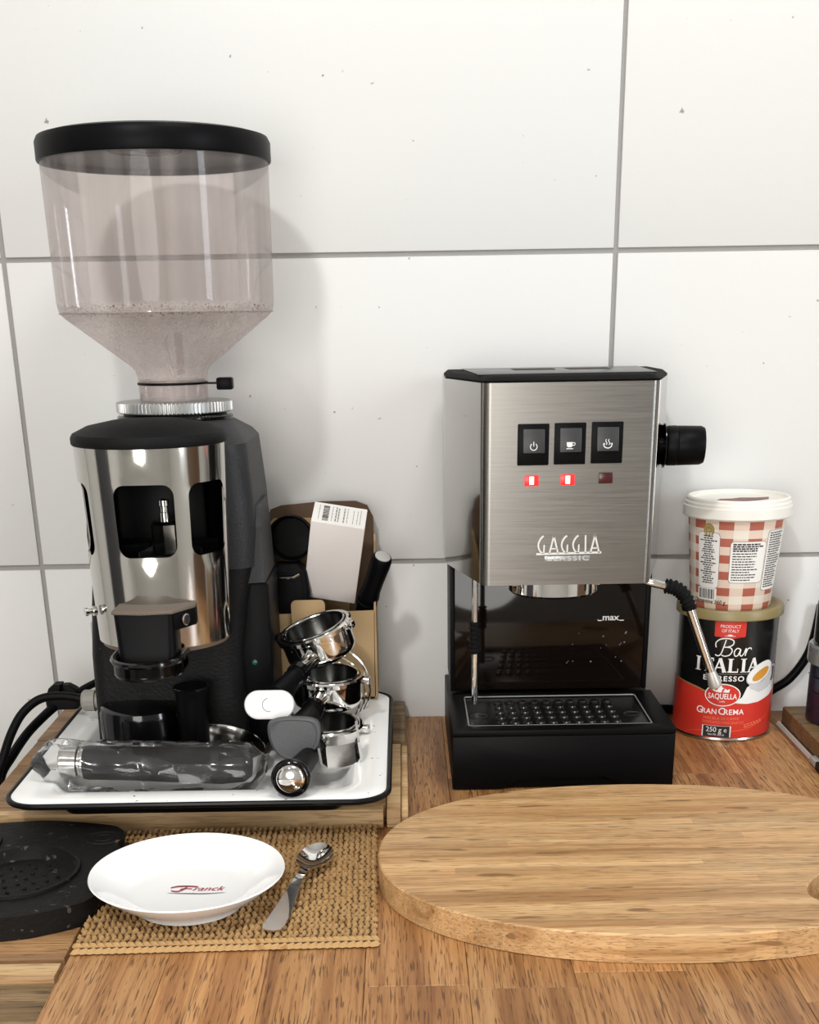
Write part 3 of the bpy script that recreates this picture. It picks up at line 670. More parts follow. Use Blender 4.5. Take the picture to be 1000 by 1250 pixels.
bh = thing('bagged_handle', 'black handle with a silver collar wrapped inside the clear plastic bag', 'handle', (-.21, -.314, .0236))
hx = frame((-.3025, -.314, .0590), (1, 0, -.04))
part('collar', xform(lathe([(0, 0), (.0125, 0), (.0138, .0012), (.0138, .0150), (.0125, .0165), (.0125, .0180), (.0140, .0190), (.0140, .0210)], (0, 0, 0), 32), hx), STEEL, bh, 'silver collar', angle=25)
part('grip', xform(lathe([(.0145, .0210), (.0150, .024), (.0148, .060), (.0158, .100), (.0162, .140), (.0140, .160), (.009, .166), (0, .167)], (0, 0, 0), 32), hx), RUBBER, bh)
bg_ = B(); rings = []; NS, NK = 60, 28
for i in range(NS+1):
    t = i/NS; x = -.3240+t*.2000
    e = min(1, t/.06, (1-t)/.07); 
    hy, hz = .0155+.0045*e+.004*t, (.0035+.0150*min(1, e*1.0)+.0022*t)
    cz = .0590-.04*(x+.3025)+.002*(1-e)
    rg = []
    for k in range(NK):
        a = 2*PI*k/NK; p = Vector((x, -.314-.002*t+hy*1.12*math.cos(a), cz+hz*math.sin(a)*(1 if a < PI else 1+.55*min(1, e)*math.sin(PI*t))))
        nv = noise.noise(Vector((x*34, p.y*110, p.z*110)))*.0030+noise.noise(Vector((x*90+5, p.y*200, p.z*200)))*.0009
        nv += .0022*abs(noise.noise(Vector((x*40+p.z*90, a*1.4, 3))))
        d = Vector((0, math.cos(a), math.sin(a))); p += d*nv; p.x += noise.noise(Vector((a*2, t*9, 7)))*.002
        if p.z < .0246: p.z = .0246
        rg.append(p)
    rings.append(rg)
part('plastic_bag', loft(rings, True, True), FILM, None, 'crumpled clear plastic bag lying along the front of the tray', 'bag', angle=38)

# portafilters: chrome basket holder, neck, black handle and end cap
def portafilter(label, c, n, h0, end, Rb=.0340, hb=.030, cap='round', capm=WHITECAP, capn=None, capr=1.0, spout=None, hr=(.0085, .0135), droop=None):
    c, n, end = Vector(c), Vector(n).normalized(), Vector(end)
    t = thing('portafilter', label, 'portafilter', (c.x, c.y, c.z-.02), 'portafilters on the tray')
    M = frame(c, n)
    part('bowl', xform(lathe([(0, -hb), (Rb-.006, -hb), (Rb-.0015, -hb+.003), (Rb, -hb+.008), (Rb, -.006), (Rb+.0030, -.0045), (Rb+.0034, -.001), (Rb+.0018, .0004), (Rb-.0012, 0), (Rb-.0020, -.003), (Rb-.0035, -.020), (Rb-.006, -.0235), (0, -.0235)], (0, 0, 0), 64, False), M), CHROME, t, angle=40)
    part('basket', xform(lathe([(Rb-.0022, -.0008), (Rb-.0040, -.018), (Rb-.0065, -.0220), (0, -.0220)], (0, 0, 0), 56, False), M), mat('dark_basket_steel', (.10, .098, .094), .22, 1), t, 'darker steel inner basket')
    part('basket_rim', xform(tube([((Rb-.0035)*math.cos(2*PI*k/56), (Rb-.0035)*math.sin(2*PI*k/56), .0002) for k in range(56)], .0013, 8, True), M), STEEL, t)
    d = (end-c); d0 = (d-n*d.dot(n)).normalized(); side = n.cross(d0)
    for s in (1, -1):
        p = c+side*s*(Rb+.003)-n*.004
        part('lug', xform(box(-.006, .006, -.004, .004, -.003, .003, .001), frame(p, n, side)), STEEL, t)
    p0 = c+d0*(Rb-.003)-n*(hb*.5) if h0 is None else Vector(h0)
    p1 = p0+(end-p0).normalized()*.024; ax = (end-p1)
    part('neck', tube([p0, p0+(p1-p0)*.5, p1], [.0080, .0070, .0080], 20), CHROME, t)
    K = [p1+ax*(1-(.0125 if cap == 'oval' else .016)/ax.length)*k/14 for k in range(15)]
    R = [hr[0]*1.18, hr[0]*1.15, hr[0]*1.02]+[hr[0]+(hr[1]-hr[0])*(k/11)**.8 for k in range(12)]
    hd = part('handle', tube(K, R, 24), BLACK, t)
    part('ferrule', tube([p1-ax.normalized()*.003, p1+ax.normalized()*.004], hr[0]*1.28, 24), BLACKG, t)
    an = Vector(capn).normalized() if capn else ax.normalized()
    MC = frame(end, an) @ Matrix.Scale(capr, 4)
    if cap == 'oval':
        rg = [[(a*s, b*s, z) for a, b in rrect(.0225, .0130, .0128, 8)] for s, z in ((.9, -.004), (1, -.002), (1, .002), (.96, .0036), (.84, .0042))]
        cp = part('end_cap', xform(loft([[Vector(p) for p in r_] for r_ in rg]), MC), capm, t, 'white oval end cap')
        arc = [(.006*math.cos(a), .006*math.sin(a)) for a in [rad(100+180*k/16) for k in range(17)]]
        part('cap_mark', prints([stroke2d(arc, .0006)], plane(MC, .0045)), INKGREY, cp, recalc=False)
    elif cap == 'shield':
        sh_ = [(p.x, p.y) for p in catmull([(-.0225, .012, 0), (-.016, .0175, 0), (0, .0190, 0), (.016, .0175, 0), (.0225, .012, 0), (.0215, -.002, 0), (.014, -.015, 0), (0, -.0195, 0), (-.014, -.015, 0), (-.0215, -.002, 0)], 5, True)]
        rg = [[(a*s, b*s, z) for a, b in sh_] for s, z in ((.80, -.020), (1, -.006), (1.03, 0), (1.0, .003), (.90, .0044), (.86, .0038))]
        part('end_cap', xform(loft([[Vector(p) for p in r_] for r_ in rg]), MC), capm, t, 'dark grey shield-shaped end cap')
    else:
        part('end_ring', xform(lathe([(.012, -.022), (.0185, -.012), (.0215, -.004), (.0222, .002), (.0205, .006), (.0175, .007), (.0172, .0045)], (0, 0, 0), 48), MC), BLACKG, t, angle=50)
        part('end_cap', xform(lathe([(.0172, .0045), (.0165, .0068), (.012, .0095), (.006, .0108), (0, .0112)], (0, 0, 0), 48), MC), CHROME, t, 'domed chrome end cap', angle=60)
    if spout:
        so, sd, sw = Vector(spout[0]), Vector(spout[1]).normalized(), spout[2]
        M2 = frame(so, sd, Vector((1, 0, .1)))
        prof_ = [(-sw, .012), (-sw, -.006), (-sw*.75, -.0125), (0, -.0145), (sw*.75, -.0125), (sw, -.006), (sw, .012)]
        bm = B(); L = []
        for z in (0, .012, .030): L.append([bm.verts.new((a, b+(0 if z < .02 else -.002), z)) for a, b in prof_])
        for a, b in zip(L, L[1:]):
            for k in range(len(a)-1): bm.faces.new((a[k], a[k+1], b[k+1], b[k]))
        bmesh.ops.recalc_face_normals(bm, faces=bm.faces[:]); bmesh.ops.solidify(bm, geom=bm.faces[:], thickness=.0022)
        part('spout', xform(bm, M2), STEEL, t, 'open steel pouring spout')
    return t
portafilter('chrome portafilter tilted on top of the pile, its handle ending in a white oval cap', (-.0890, -.165, .1405), (-.30, -.12, .95), (-.0900, -.1950, .1160), (-.1238, -.2640, .0930), .0345, .031, 'oval', WHITECAP, (.02, -1, .25), hr=(.0085, .0115))
portafilter('chrome portafilter level in the pile, its handle ending in a dark grey shield-shaped cap', (-.0770, -.172, .0965), (.02, -.06, 1), (-.0830, -.206, .0810), (-.1000, -.295, .0710), .0335, .031, 'shield', GREYCAP, (-.05, -1, .12))
portafilter('chrome portafilter lowest in the pile, handle ending in a round mirror cap', (-.0775, -.2050, .0575), (.03, -.05, 1), (-.0810, -.238, .0480), (-.0965, -.379, .0640), .0325, .028, 'dome', CHROME, (-.04, -1, .08), capr=.74, spout=((-.0630, -.268, .0650), (.10, -1, -.32), .0190), hr=(.0080, .0110))
# steel rings standing on edge beside the box
for k, (R, dx, tilt) in enumerate(((.0430, 0, .0), (.0395, -.0015, .05), (.0360, -.003, .1))):
    M = frame((-.0800+dx, -.1290-.005*k, .0245+.0012+R), (.18, -1, .10+tilt))
    o = part('steel_ring', xform(tube([(R*math.cos(2*PI*i/64), R*math.sin(2*PI*i/64), 0) for i in range(64)], .0012, 8, True), M), CHROME, None, 'thin steel ring standing on edge between the portafilters and cardboard box, %s of three' % ('largest', 'middle one', 'smallest')[k], 'ring', group='steel rings by the box')

# ------------------------------------------------------------------ cardboard box and what it holds
cbx = thing('cardboard_box', 'open brown cardboard box at the back right corner of the tray', 'box', (-.087, -.055, .0478))
def sheet(poly, M, th=.002): 
    bm = B(); add(bm, [(a, b, 0) for a, b in poly], [tuple(range(len(poly)))])
    g = bmesh.ops.extrude_face_region(bm, geom=bm.faces[:]); bmesh.ops.translate(bm, verts=[e for e in g['geom'] if isinstance(e, bmesh.types.BMVert)], vec=(0, 0, th))
    return xform(bm, M)
XZ = lambda y: Matrix(((1, 0, 0, 0), (0, 0, 1, y), (0, 1, 0, 0), (0, 0, 0, 1)))
YZ = lambda x: Matrix(((0, 0, 1, x), (1, 0, 0, 0), (0, 1, 0, 0), (0, 0, 0, 1)))
BX0, BX1, BY0, BY1, BZ = -.142, -.0325, -.0930, -.018, .0480
part('front_panel', sheet([(BX0, BZ), (BX1-.001, BZ), (BX1, .140), (BX0, .137)], XZ(BY0)), CARD, cbx)
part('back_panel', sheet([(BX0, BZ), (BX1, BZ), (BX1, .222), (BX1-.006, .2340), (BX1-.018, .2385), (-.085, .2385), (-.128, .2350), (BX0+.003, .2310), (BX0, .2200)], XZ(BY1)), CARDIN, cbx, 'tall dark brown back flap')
part('inner_flap', sheet([(BX0+.002, BZ), (-.060, BZ), (-.060, .215), (-.07, .2225), (BX0+.006, .2225), (BX0+.002, .218)], XZ(BY1-.004)), CARD, cbx)
part('side_panel', sheet([(BY0, BZ), (BY1, BZ), (BY1, .205), (BY0+.004, .1405)], YZ(BX1)), CARD, cbx)
part('side_panel', sheet([(BY0, BZ), (BY1, BZ), (BY1, .180), (BY0+.004, .140)], YZ(BX0-.002)), CARD, cbx)
part('bottom_panel', box(BX0, BX1, BY0, BY1, BZ-.0004, BZ+.002), CARD, cbx)
tabp = [(a, b) for a, b in rrect(.0170, .0160, .005, 5, -.0985, .1360)]
part('front_tab', xform(sheet(tabp, XZ(BY0-.0032)), Matrix.Identity(4)), CARD, cbx, 'rounded cardboard tab')
# pale carton leaning forward in the box
CM = Matrix.Translation((-.0705, -.0700, .1945)) @ Matrix.Rotation(rad(9.5), 4, 'Y') @ Matrix.Rotation(rad(22), 4, 'X') 
wbx = thing('small_carton', 'small pale grey carton with a barcode label tilted in the cardboard box', 'carton', (-.0735, -.070, .145))
part('carton_body', xform(box(-.0265, .0265, -.0190, .0190, -.0445, .0425, .0006), CM), CARTON, wbx)
LT = Matrix(((1, 0, 0, 0), (0, 1, 0, 0), (0, 0, 1, .0427), (0, 0, 0, 1)))
part('label', xform(box(-.0262, .0262, -.0188, .0188, .0424, .0428), CM), PAPER, wbx, 'white paper label on the carton top')
bars = []; random.seed(2); y = -.014
while y < .014:
    wd = random.choice((.0006, .0009, .0014)); bars.append(rect2d(-.0165, y, -.0105, y+wd)); y += wd+random.choice((.0006, .0010))
part('barcode', prints(bars, plane(CM @ LT, .0003)), INK, wbx, recalc=False)
ln = []
for x in (-.0205, -.0075, -.0040, -.0015, .0040, .0075, .0135, .0175, .0205):
    y = -.013
    while y < .012:
        L = random.uniform(.002, .006); ln.append(rect2d(x, y, x+(.0012 if x in (-.0040, -.0015, .0040) else .0006), min(y+L, .014))); y += L+.0012
part('label_print', prints(ln, plane(CM @ LT, .0003)), INKGREY, wbx, recalc=False)
# black cup lying open towards the viewer in the box
cp = thing('black_cup', 'black round cup in the cardboard box, its open mouth facing the viewer', 'cup', (-.117, -.075, .16))
MCp = frame((-.1155, -.0690, .2090), (.02, -1, .12))
part('cup_wall', xform(lathe([(.0190, -.036), (.0215, -.032), (.0225, -.004), (.0228, 0), (.0218, .0006), (.0208, -.001), (.0195, -.028), (0, -.030)], (0, 0, 0), 48, False), MCp), BLACK, cp)
part('cup_rim', xform(tube([(.0223*math.cos(2*PI*k/48), .0223*math.sin(2*PI*k/48), .0004) for k in range(48)], .0007, 8, True), MCp), BLACK, cp)
part('cup_foot', xform(lathe([(.0190, -.043), (.0220, -.042), (.0225, -.038), (.019, -.035)], (0, 0, 0), 48), MCp), BLACK, cp)
hl = thing('black_handle_chunk', 'chunky black handle standing in the cardboard box under the black cup', 'handle', (-.1180, -.068, .052))
part('grip', loft([sec(-.1160, -.068, .0165, .017, .008, .0515), sec(-.1160, -.069, .0185, .019, .009, .115), sec(-.1165, -.072, .0200, .018, .008, .158), sec(-.1180, -.074, .0190, .015, .007, .180), sec(-.1180, -.074, .012, .010, .005, .1860)]), BLACK, hl)
part('collar', tube([(-.1320, -.0925, .1760), (-.1260, -.0935, .1740), (-.1120, -.0935, .1745), (-.1060, -.0925, .1775)], .0016, 8), CHROME, hl)
st = thing('handle_in_box', 'black ribbed handle with grey round end leaning out of the cardboard box', 'handle', (-.050, -.050, .052))
A_, E_ = Vector((-.0640, -.034, .0750)), Vector((-.0222, -.098, .1945)); ax = (E_-A_).normalized(); Lh = (E_-A_).length
K = [0, .30, .50, .56, .565, .59, .595, .63, .635, .66, .70, .80, .92, .98, 1.0]; R = [.008, .008, .0086, .0100, .0108, .0108, .0092, .0092, .0108, .0104, .0096, .0098, .0106, .0104, .0090]
part('grip', tube([A_+ax*Lh*t for t in K], R, 24), BLACK, st, angle=28)
part('end_cap', xform(lathe([(.0078, -.001), (.0078, .0008), (.0070, .0012), (0, .0012)], (0, 0, 0), 28), frame(E_, ax)), LIGHTCAP, st, 'light grey round end cap')

# ------------------------------------------------------------------ espresso machine
MX = .1448
em = thing('espresso_machine', 'brushed steel and black espresso machine with three rocker switches against the tiles', 'espresso machine', (MX, -.125, .0004))
YF, YS, ZB0, ZT = -.2180, -.1050, .1885, .3600
HF, HS = .0745, .1035
def fillet(a, b, c, rd, n=8):
    a, b, c = Vector(a), Vector(b), Vector(c); u1, u2 = (a-b).normalized(), (c-b).normalized(); ang = u1.angle(u2); d = rd/math.tan(ang/2)
    ce = b+(u1+u2).normalized()*rd/math.sin(ang/2); p, q_ = b+u1*d, b+u2*d; a0 = math.atan2(p.y-ce.y, p.x-ce.x); a1 = math.atan2(q_.y-ce.y, q_.x-ce.x)
    if a1-a0 > PI: a1 -= 2*PI
    if a0-a1 > PI: a1 += 2*PI
    return [(ce.x+rd*math.cos(a0+(a1-a0)*k/n), ce.y+rd*math.sin(a0+(a1-a0)*k/n)) for k in range(n+1)]
PL, PR, SL, SR = (MX-HF, YF), (MX+HF, YF), (MX-HS, YS), (MX+HS, YS)
fr_ = fillet(SL, PL, PR, .0075)+fillet(PL, PR, SR, .0075)
def wallstrip(path, z0, z1, th, bev=0):
    bm = B(); n = len(path); add(bm, [(a, b, z0) for a, b in path]+[(a, b, z1) for a, b in path], [(k, k+1, n+k+1, n+k) for k in range(n-1)])
    bmesh.ops.recalc_face_normals(bm, faces=bm.faces[:]); 
    bmesh.ops.solidify(bm, geom=bm.faces[:], thickness=th); return bm
part('front_panel', wallstrip(fr_, ZB0-.001, ZT, .0014), BRUSHED, em, 'brushed stainless front panel', angle=60)
part('side_panel', wallstrip([(SL[0]-.0002, -.022), (SL[0], YS), (fr_[0][0]-.0006, fr_[0][1]+.0014)], ZB0, ZT, .0012), MIRROR, em, 'mirror-polished side panel', angle=20)
part('side_panel', wallstrip([(SR[0]+.0002, -.022), (SR[0], YS), (fr_[-1][0]+.0006, fr_[-1][1]+.0014)], ZB0, ZT, .0012), MIRROR, em, 'mirror-polished side panel', angle=20)
def inset(poly, d):
    n = len(poly); out = []
    for i in range(n):
        t = (Vector(poly[(i+1) % n])-Vector(poly[i-1])).normalized(); out.append((poly[i][0]-t.y*d, poly[i][1]+t.x*d))
    return out
plan = fr_+[(SR[0], YS), (SR[0], -.022), (SL[0], -.022), (SL[0], YS)]
ip = inset(plan, .003)
part('light_blocker', prism(ip, ZB0+.003, ZT-.002), BLACK, em)  # added black filling that stops light passing through the shell
lidp = inset(plan, .0004)
def z3(p, z): return [(a, b, z) for a, b in p]
lp2 = [(MX+(a-MX)*.962, (b if b > -.1 else -.022+(b+.022)*.94)) for a, b in lidp]
part('top_lid', loft([z3(lidp, ZT), z3(lidp, ZT+.0016), z3(lp2, ZT+.0048), z3(inset(lp2, .004), ZT+.0051)]), mat('matt_black_lid', (.003, .003, .003), .6, spec=.03), em, angle=25)
part('cup_plate', prism([(MX-.078, -.185), (MX+.078, -.185), (MX+.086, -.040), (MX-.086, -.040)], ZT+.0052, ZT+.0062, .0004), mat('satin_dark_plate', (.06, .06, .06), .3, spec=.5), em)
for sx in (-.021, .030):
    part('lid_slot', prism([(MX+sx-.019, -.110), (MX+sx+.019, -.110), (MX+sx+.020, -.075), (MX+sx-.020, -.075)], ZT+.00625, ZT+.0066), INK, em)
# switches
FP = lambda lift=0: frame((0, YF-lift, 0), (0, -1, 0))
for k, x in enumerate((.1125, .1443, .1764)):
    z = .3092+.0004*k
    sw = part('switch_frame', box(x-.0136, x+.0136, YF-.0026, YF+.002, z-.0172, z+.0172, .0008), BLACK, em)
    sl = xform(box(-.0094, .0094, -.0012, .0012, -.0100, .0100, .0006), Matrix.Translation((x+.0004, YF-.0027, z+.0030)) @ Matrix.Rotation(rad(-6), 4, 'X'))
    part('rocker', sl, mat('satin_black_rocker', (.028, .029, .031), .42), sw)
    IM = plane(Matrix.Translation((x+.0002, YF-.0027, z+.0030)) @ Matrix.Rotation(rad(-6), 4, 'X') @ frame((0, -.00135, -.0046), (0, -1, 0)))
    if k == 0:
        ic = [stroke2d([(.0029*math.sin(a), .0029*math.cos(a)) for a in [rad(35+290*j/24) for j in range(25)]], .00065), rect2d(-.00035, .0004, .00035, .0042)]
    elif k == 1:
        ic = [poly2d([(-.0034, .0030), (.0018, .0030), (.0016, .0000), (.0006, -.0012), (-.0022, -.0012), (-.0032, .0)]), stroke2d(curve2d([(.0018, .0026), (.0038, .0022), (.0034, .0006), (.0014, .0002)]), .0006), stroke2d([(-.0036, -.0024), (.0022, -.0024)], .0007)]
    else:
        ic = [stroke2d(curve2d([(-.0036, .0012), (-.0030, -.0014), (-.0008, -.0026), (.0012, -.0026), (.0032, -.0012), (.0038, .0014)]), .0008)]
        ic += [stroke2d(curve2d([(dx_, .0046), (dx_-.0006, .0030), (dx_+.0004, .0016), (dx_, -.0002)]), .0006) for dx_ in (-.0012, .0012)]
        ic += [stroke2d([(-.0036, .0012), (-.0022, .0006)], .0006), stroke2d([(.0038, .0014), (.0022, .0006)], .0006)]
    part('switch_icon', prints(ic, IM), ICON, sw, 'white %s icon' % ('power', 'cup', 'steam')[k], recalc=False)
    lx, lz = (.1118, .1434, .1766)[k], (.2790, .2793, .2803)[k]
    le = part('indicator_light', box(lx-.0062, lx+.0062, YF-.0016, YF+.001, lz-.0046, lz+.0046, .0007), LEDON if k < 2 else LEDOFF, em, 'lit red indicator' if k < 2 else 'unlit dark red indicator')
    if k < 2: part('glow_core', box(lx-.0020, lx+.0020, YF-.0019, YF-.0010, lz-.0034, lz+.0036, .0004), LEDCORE, le)
# raised letters
U_ = 8.45e-5
def gl_(ox): return [stroke2d(curve2d([(ox+62, 190), (ox+38, 172), (ox+12, 125), (ox+8, 80), (ox+28, 32), (ox+56, 12)], 4), 15), stroke2d([(ox+66, 8), (ox+69, 98)], 14)]
def al_(ox): return [stroke2d([(ox+6, 8), (ox+50, 196)], 15), stroke2d([(ox+47, 196), (ox+97, 8)], 17), stroke2d([(ox+24, 58), (ox+84, 58)], 12)]
L = gl_(12)+al_(132)+gl_(258)+gl_(378)+[stroke2d([(518, 8), (515, 192)], 15)]+al_(566)+[stroke2d([(0, 4), (686, 12)], 20)]
L = [([(a*U_, b*U_) for a, b in vs], fs) for vs, fs in L]
part('brand_letters', prints(L, plane(frame((.1174, YF-.0001, .2150), (0, -1, 0))), 0, .0016), mat('bright_silver_letter', (.80, .79, .77), .35, .35), em, 'raised silver GAGGIA lettering')
part('classic_plate', xform(box(-.0202, .0202, -.0026, .0022, 0, .0009, .0003), frame((.1450, YF, .2112), (0, -1, 0))), mat('pewter_plate', (.42, .43, .44), .35, .9), em)
part('classic_letters', prints([text2d('CLASSIC', .0042, 0, .0385, 'c', .02, 1.25)], plane(frame((.1450, YF-.0008, .2092), (0, -1, 0))), 0, .0008), mat('silver_letter', (.60, .61, .61), .35, .5), em, 'raised CLASSIC lettering')
# group head, column, tank
part('group_head', lathe([(0, .1695), (.034, .1695), (.0400, .1705), (.0420, .1725), (.0420, .1925), (.0440, .1935), (0, .1940)], (.1400, -.160, 0), 64), CHROME, em)
for a in (25, 155): part('group_lug', xform(box(.040, .0475, -.006, .006, .1800, .1870, .001), Matrix.Translation((.1400, -.160, 0)) @ Matrix.Rotation(rad(-a), 4, 'Z')), CHROME, em)
part('underside', prism(inset(plan, .0022), ZB0-.0002, ZB0+.0025), BLACK, em)
part('column', box(MX-.1005, MX+.1005, -.098, -.018, .0585, ZB0-.0004, .003), BLACK, em)
tk = part('water_tank', box(MX-.0990, MX+.0965, -.1120, -.0985, .0600, ZB0-.0008, .002), TANK, em, 'dark smoked water tank front')
for x in (MX-.0985, MX+.0960): part('tank_rib', box(x-.0022, x+.0022, -.1136, -.1000, .0600, ZB0-.001, .0008), BLACK, tk)
mp_ = plane(frame((.2045, -.1122, .1305), (0, -1, 0)))
part('max_print', prints([text2d('max', .0062, 0, .0165, 'c', .02), stroke2d([(-.0130, .0008), (-.0128, -.0002), (-.0090, -.0002)], .0009), stroke2d([(.0085, -.0002), (.0130, -.0002)], .0009)], mp_), WHITEP, tk, 'white max level mark', recalc=False)
random.seed(4)
for k in range(16):
    x, z = random.uniform(.150, .226), random.uniform(.085, .125)
    d_ = random.uniform(.0004, .0010); part('drop', xform(lathe([(d_, 0), (d_*.7, d_*.4), (0, d_*.5)], (0, 0, 0), 8), frame((x, -.1120, z), (0, -1, 0))), INKGREY, tk)
# base with drip tray
BXL, BXR, BYF, BYB, BH = .0412, .2482, -.2425, -.0180, .0585
bp = [(BXL, .0010), (.088, .0010), (.108, .0110), (.185, .0110), (.206, .0010), (BXR, .0010), (BXR, BH-.006), (BXL, BH-.006)]
bm = B(); n = len(bp); add(bm, [(a, BYF, b) for a, b in bp]+[(a, BYB, b) for a, b in bp], [tuple(range(n)), tuple(range(n, 2*n))[::-1]]+[(i, n+i, n+(i+1) % n, (i+1) % n) for i in range(n)])
bmesh.ops.recalc_face_normals(bm, faces=bm.faces[:]); bevel_sharp(bm, .0012, 2)
part('base', bm, BLACK, em)
part('kick_plate', box(.0885, .2055, -.2385, -.2200, .0012, .0120, .0006), BLACK, em)
outer_ = [(BXL, BYF), (BXR, BYF), (BXR, -.113), (BXL, -.113)]; hole_ = rrect(.0865, .0500, .003, 3, .1432, -.1765)
v, tr = holed(outer_, [hole_], 0); bm = B(); add(bm, [(p.x, p.y, BH) for p in v], tr)
bmesh.ops.recalc_face_normals(bm, faces=bm.faces[:]); 
if bm.faces[:][0].normal.z < 0: bmesh.ops.reverse_faces(bm, faces=bm.faces[:])
bmesh.ops.solidify(bm, geom=bm.faces[:], thickness=.0058); bevel_sharp(bm, .0008, 2)
part('drip_tray_rim', bm, BLACK, em)
gt = part('drip_grate', prism(rrect(.0862, .0497, .003, 3, .1432, -.1765), BH-.0060, BH-.0020, .0006), GRATE, em)
part('grate_edge', tube([(a, b, BH-.0008) for a, b in rrect(.0858, .0493, .003, 3, .1432, -.1765)], .0007, 6, True), mat('painted_edge_highlight', (.30, .30, .29), .4), gt)  # pale line puts the rim's highlight into the colour
ss = None
for j in range(5):
    for i in range(10):
        x, y = .0895+.0120*i, -.2155+.0170*j
        if ss is None:
            b_ = lathe([(.0048, -.0004), (.0047, .0010), (.0038, .0022), (.0020, .0027), (0, .0028)], (0, 0, 0), 16, False)
            xform(b_, Matrix.Diagonal((1, 1.15, 1, 1))); ss = part('grate_bump', b_, mat('worn_black_bump', (.010, .010, .010), .22, spec=.6), None); ss.parent = gt; ss.location = Vector((x, y, BH-.0020))-W[em]
            W[ss] = W[em]
        else: copy_part(ss, gt, (x, y, BH-.0020))
for x in (.0690, .2165): part('finger_hole', xform(lathe([(.0085, .0003), (.0080, .0006), (.0072, -.0004), (0, -.0006)], (0, 0, 0), 28, False), Matrix.Translation((x, -.1900, BH-.0020)) @ Matrix.Diagonal((1, .9, 1, 1))), INK, gt)
for x, y in ((.055, -.225), (.234, -.225), (.055, -.04), (.234, -.04)): part('foot', lathe([(.009, .0004), (.009, .0038), (0, .0038)], (x, y, 0), 20), RUBBER, em)
# steam knob on the right flank
sn = Vector((.97, -.24, 0)).normalized()
kb = part('steam_knob', xform(lathe([(.0070, -.012), (.0070, .002), (.0168, .0025), (.0178, .0045), (.0178, .0120), (.0172, .0126), (.0176, .0134), (.0172, .0340), (.0158, .0372), (.008, .0376), (0, .0376)], (0, 0, 0), 40), frame((.2395, -.1450, .3000), (1, -.06, .0))), BLACK, em)
part('knob_plate', xform(lathe([(0, .0), (.0200, 0), (.0200, .0008), (.0120, .0010)], (0, 0, 0), 36), frame((.2400, -.1450, .3000), (1, -.06, .0))), BLACKG, em)
# steam wand (right) and water spout (left)
part('wand_joint', tube(catmull([(.2080, -.185, .1880), (.2200, -.197, .1855), (.2310, -.200, .1830), (.2420, -.200, .1803)], 5), .0036, 16), CHROME, em)
C_ = catmull([(.2385, -.200, .1812), (.2470, -.200, .1795), (.2555, -.200, .1735), (.2610, -.200, .1640), (.2625, -.200, .1590)], 10)
rr_ = [.0056+(.0014 if (i % 4) in (1, 2) else 0) for i in range(len(C_))]
part('wand_grip', tube(C_, rr_, 18), RUBBER, em, 'black ribbed rubber sleeve', angle=20)
a_, b_ = Vector((.2616, -.200, .1625)), Vector((.2868, -.200, .0990)); dd = (b_-a_).normalized()
part('steam_wand', tube([a_, b_], .0041, 20), CHROME, em)
part('wand_tip', tube([b_-dd*.001, b_+dd*.003, b_+dd*.0115, b_+dd*.0150, b_+dd*.0165], [.0046, .0050, .0064, .0058, .0030], 20), mat('matt_steel_tip', (.62, .61, .58), .4, .6), em, 'steel steam tip')
wx, wy = .0655, -.1650
part('water_spout', tube([(wx, wy, .1890), (wx+.0003, wy, .0625)], .0030, 16), CHROME, em)
C_ = [(wx+.0001, wy, .143-.0011*i) for i in range(29)]
part('spout_sleeve', tube(C_, [.0044+(.0012 if (i % 4) in (1, 2) else 0) for i in range(29)], 16), RUBBER, em, 'black ribbed rubber sleeve', angle=20)
CP = catmull([(.2300, -.010, .020), (.2560, -.008, .0062), (.2900, -.0040, .0050), (.3365, -.0038, .0045), (.3750, -.0052, .0062), (.3884, -.0075, .0110), (.4023, -.0080, .0245), (.4218, -.0080, .0382), (.4374, -.0085, .0619), (.4440, -.0085, .0850), (.4480, -.0085, .120)], 8)
part('machine_cord', tube(CP, [.0034+.0014*min(1, abs(p.x-.3365)/.05) for p in CP], 12), BLACK, None, 'black power cord rising from behind the coffee tin along the tiles', 'cord')

# ------------------------------------------------------------------ coffee tin
CX_, CY_, CR = .3365, -.0580, .0508
can = thing('coffee_tin', 'round black and red espresso coffee tin with olive lid beside the machine', 'tin', (CX_, CY_, .0003))
CZ = 0.0
part('tin_body', lathe([(0, .0010), (CR-.002, .0010), (CR-.0006, .0020), (CR, .0032), (CR, .1275), (0, .1280)], (CX_, CY_, 0), 96, False), CANBLK, can)
part('bottom_rim', lathe([(CR-.0010, .0003), (CR+.0008, .0006), (CR+.0012, .0018), (CR+.0004, .0034), (CR-.001, .0036)], (CX_, CY_, 0), 96, False), CANTIN, can, 'silver seam')
part('tin_lid', lathe([(CR+.0002, .1262), (CR+.0030, .1264), (CR+.0036, .1272), (CR+.0036, .1345), (CR+.0026, .1362), (CR-.001, .1366), (CR-.004, .1356), (CR-.006, .1344), (0, .1342)], (CX_, CY_, 0), 96, False), GOLDLID, can, 'olive gold plastic lid')
rf = lambda z: CR
def T(deg): return rad(deg)*CR
bnd = [(-170, .060), (-90, .0585), (-65, .0572), (-45, .0545), (-30, .0500), (-14, .0445), (0, .0408), (18, .0400), (38, .0432), (60, .0505), (90, .0580), (170, .060)]
top = [(p.x, p.y) for p in catmull([(T(a), z, 0) for a, z in bnd], 5)]
def band(t, lo): n = len(t); return [p for p in t]+[(p[0], lo) for p in t], [(k, k+1, n+k+1, n+k) for k in range(n-1)]
part('red_band', prints([band(top, .0036)], cyl(CX_, CY_, rf, .00012), .004), REDP, can, 'red lower label', recalc=False)
part('gold_line', prints([stroke2d([(a, b+.0006) for a, b in top], .0013)], cyl(CX_, CY_, rf, .0002), .004), GOLDP, can, recalc=False)
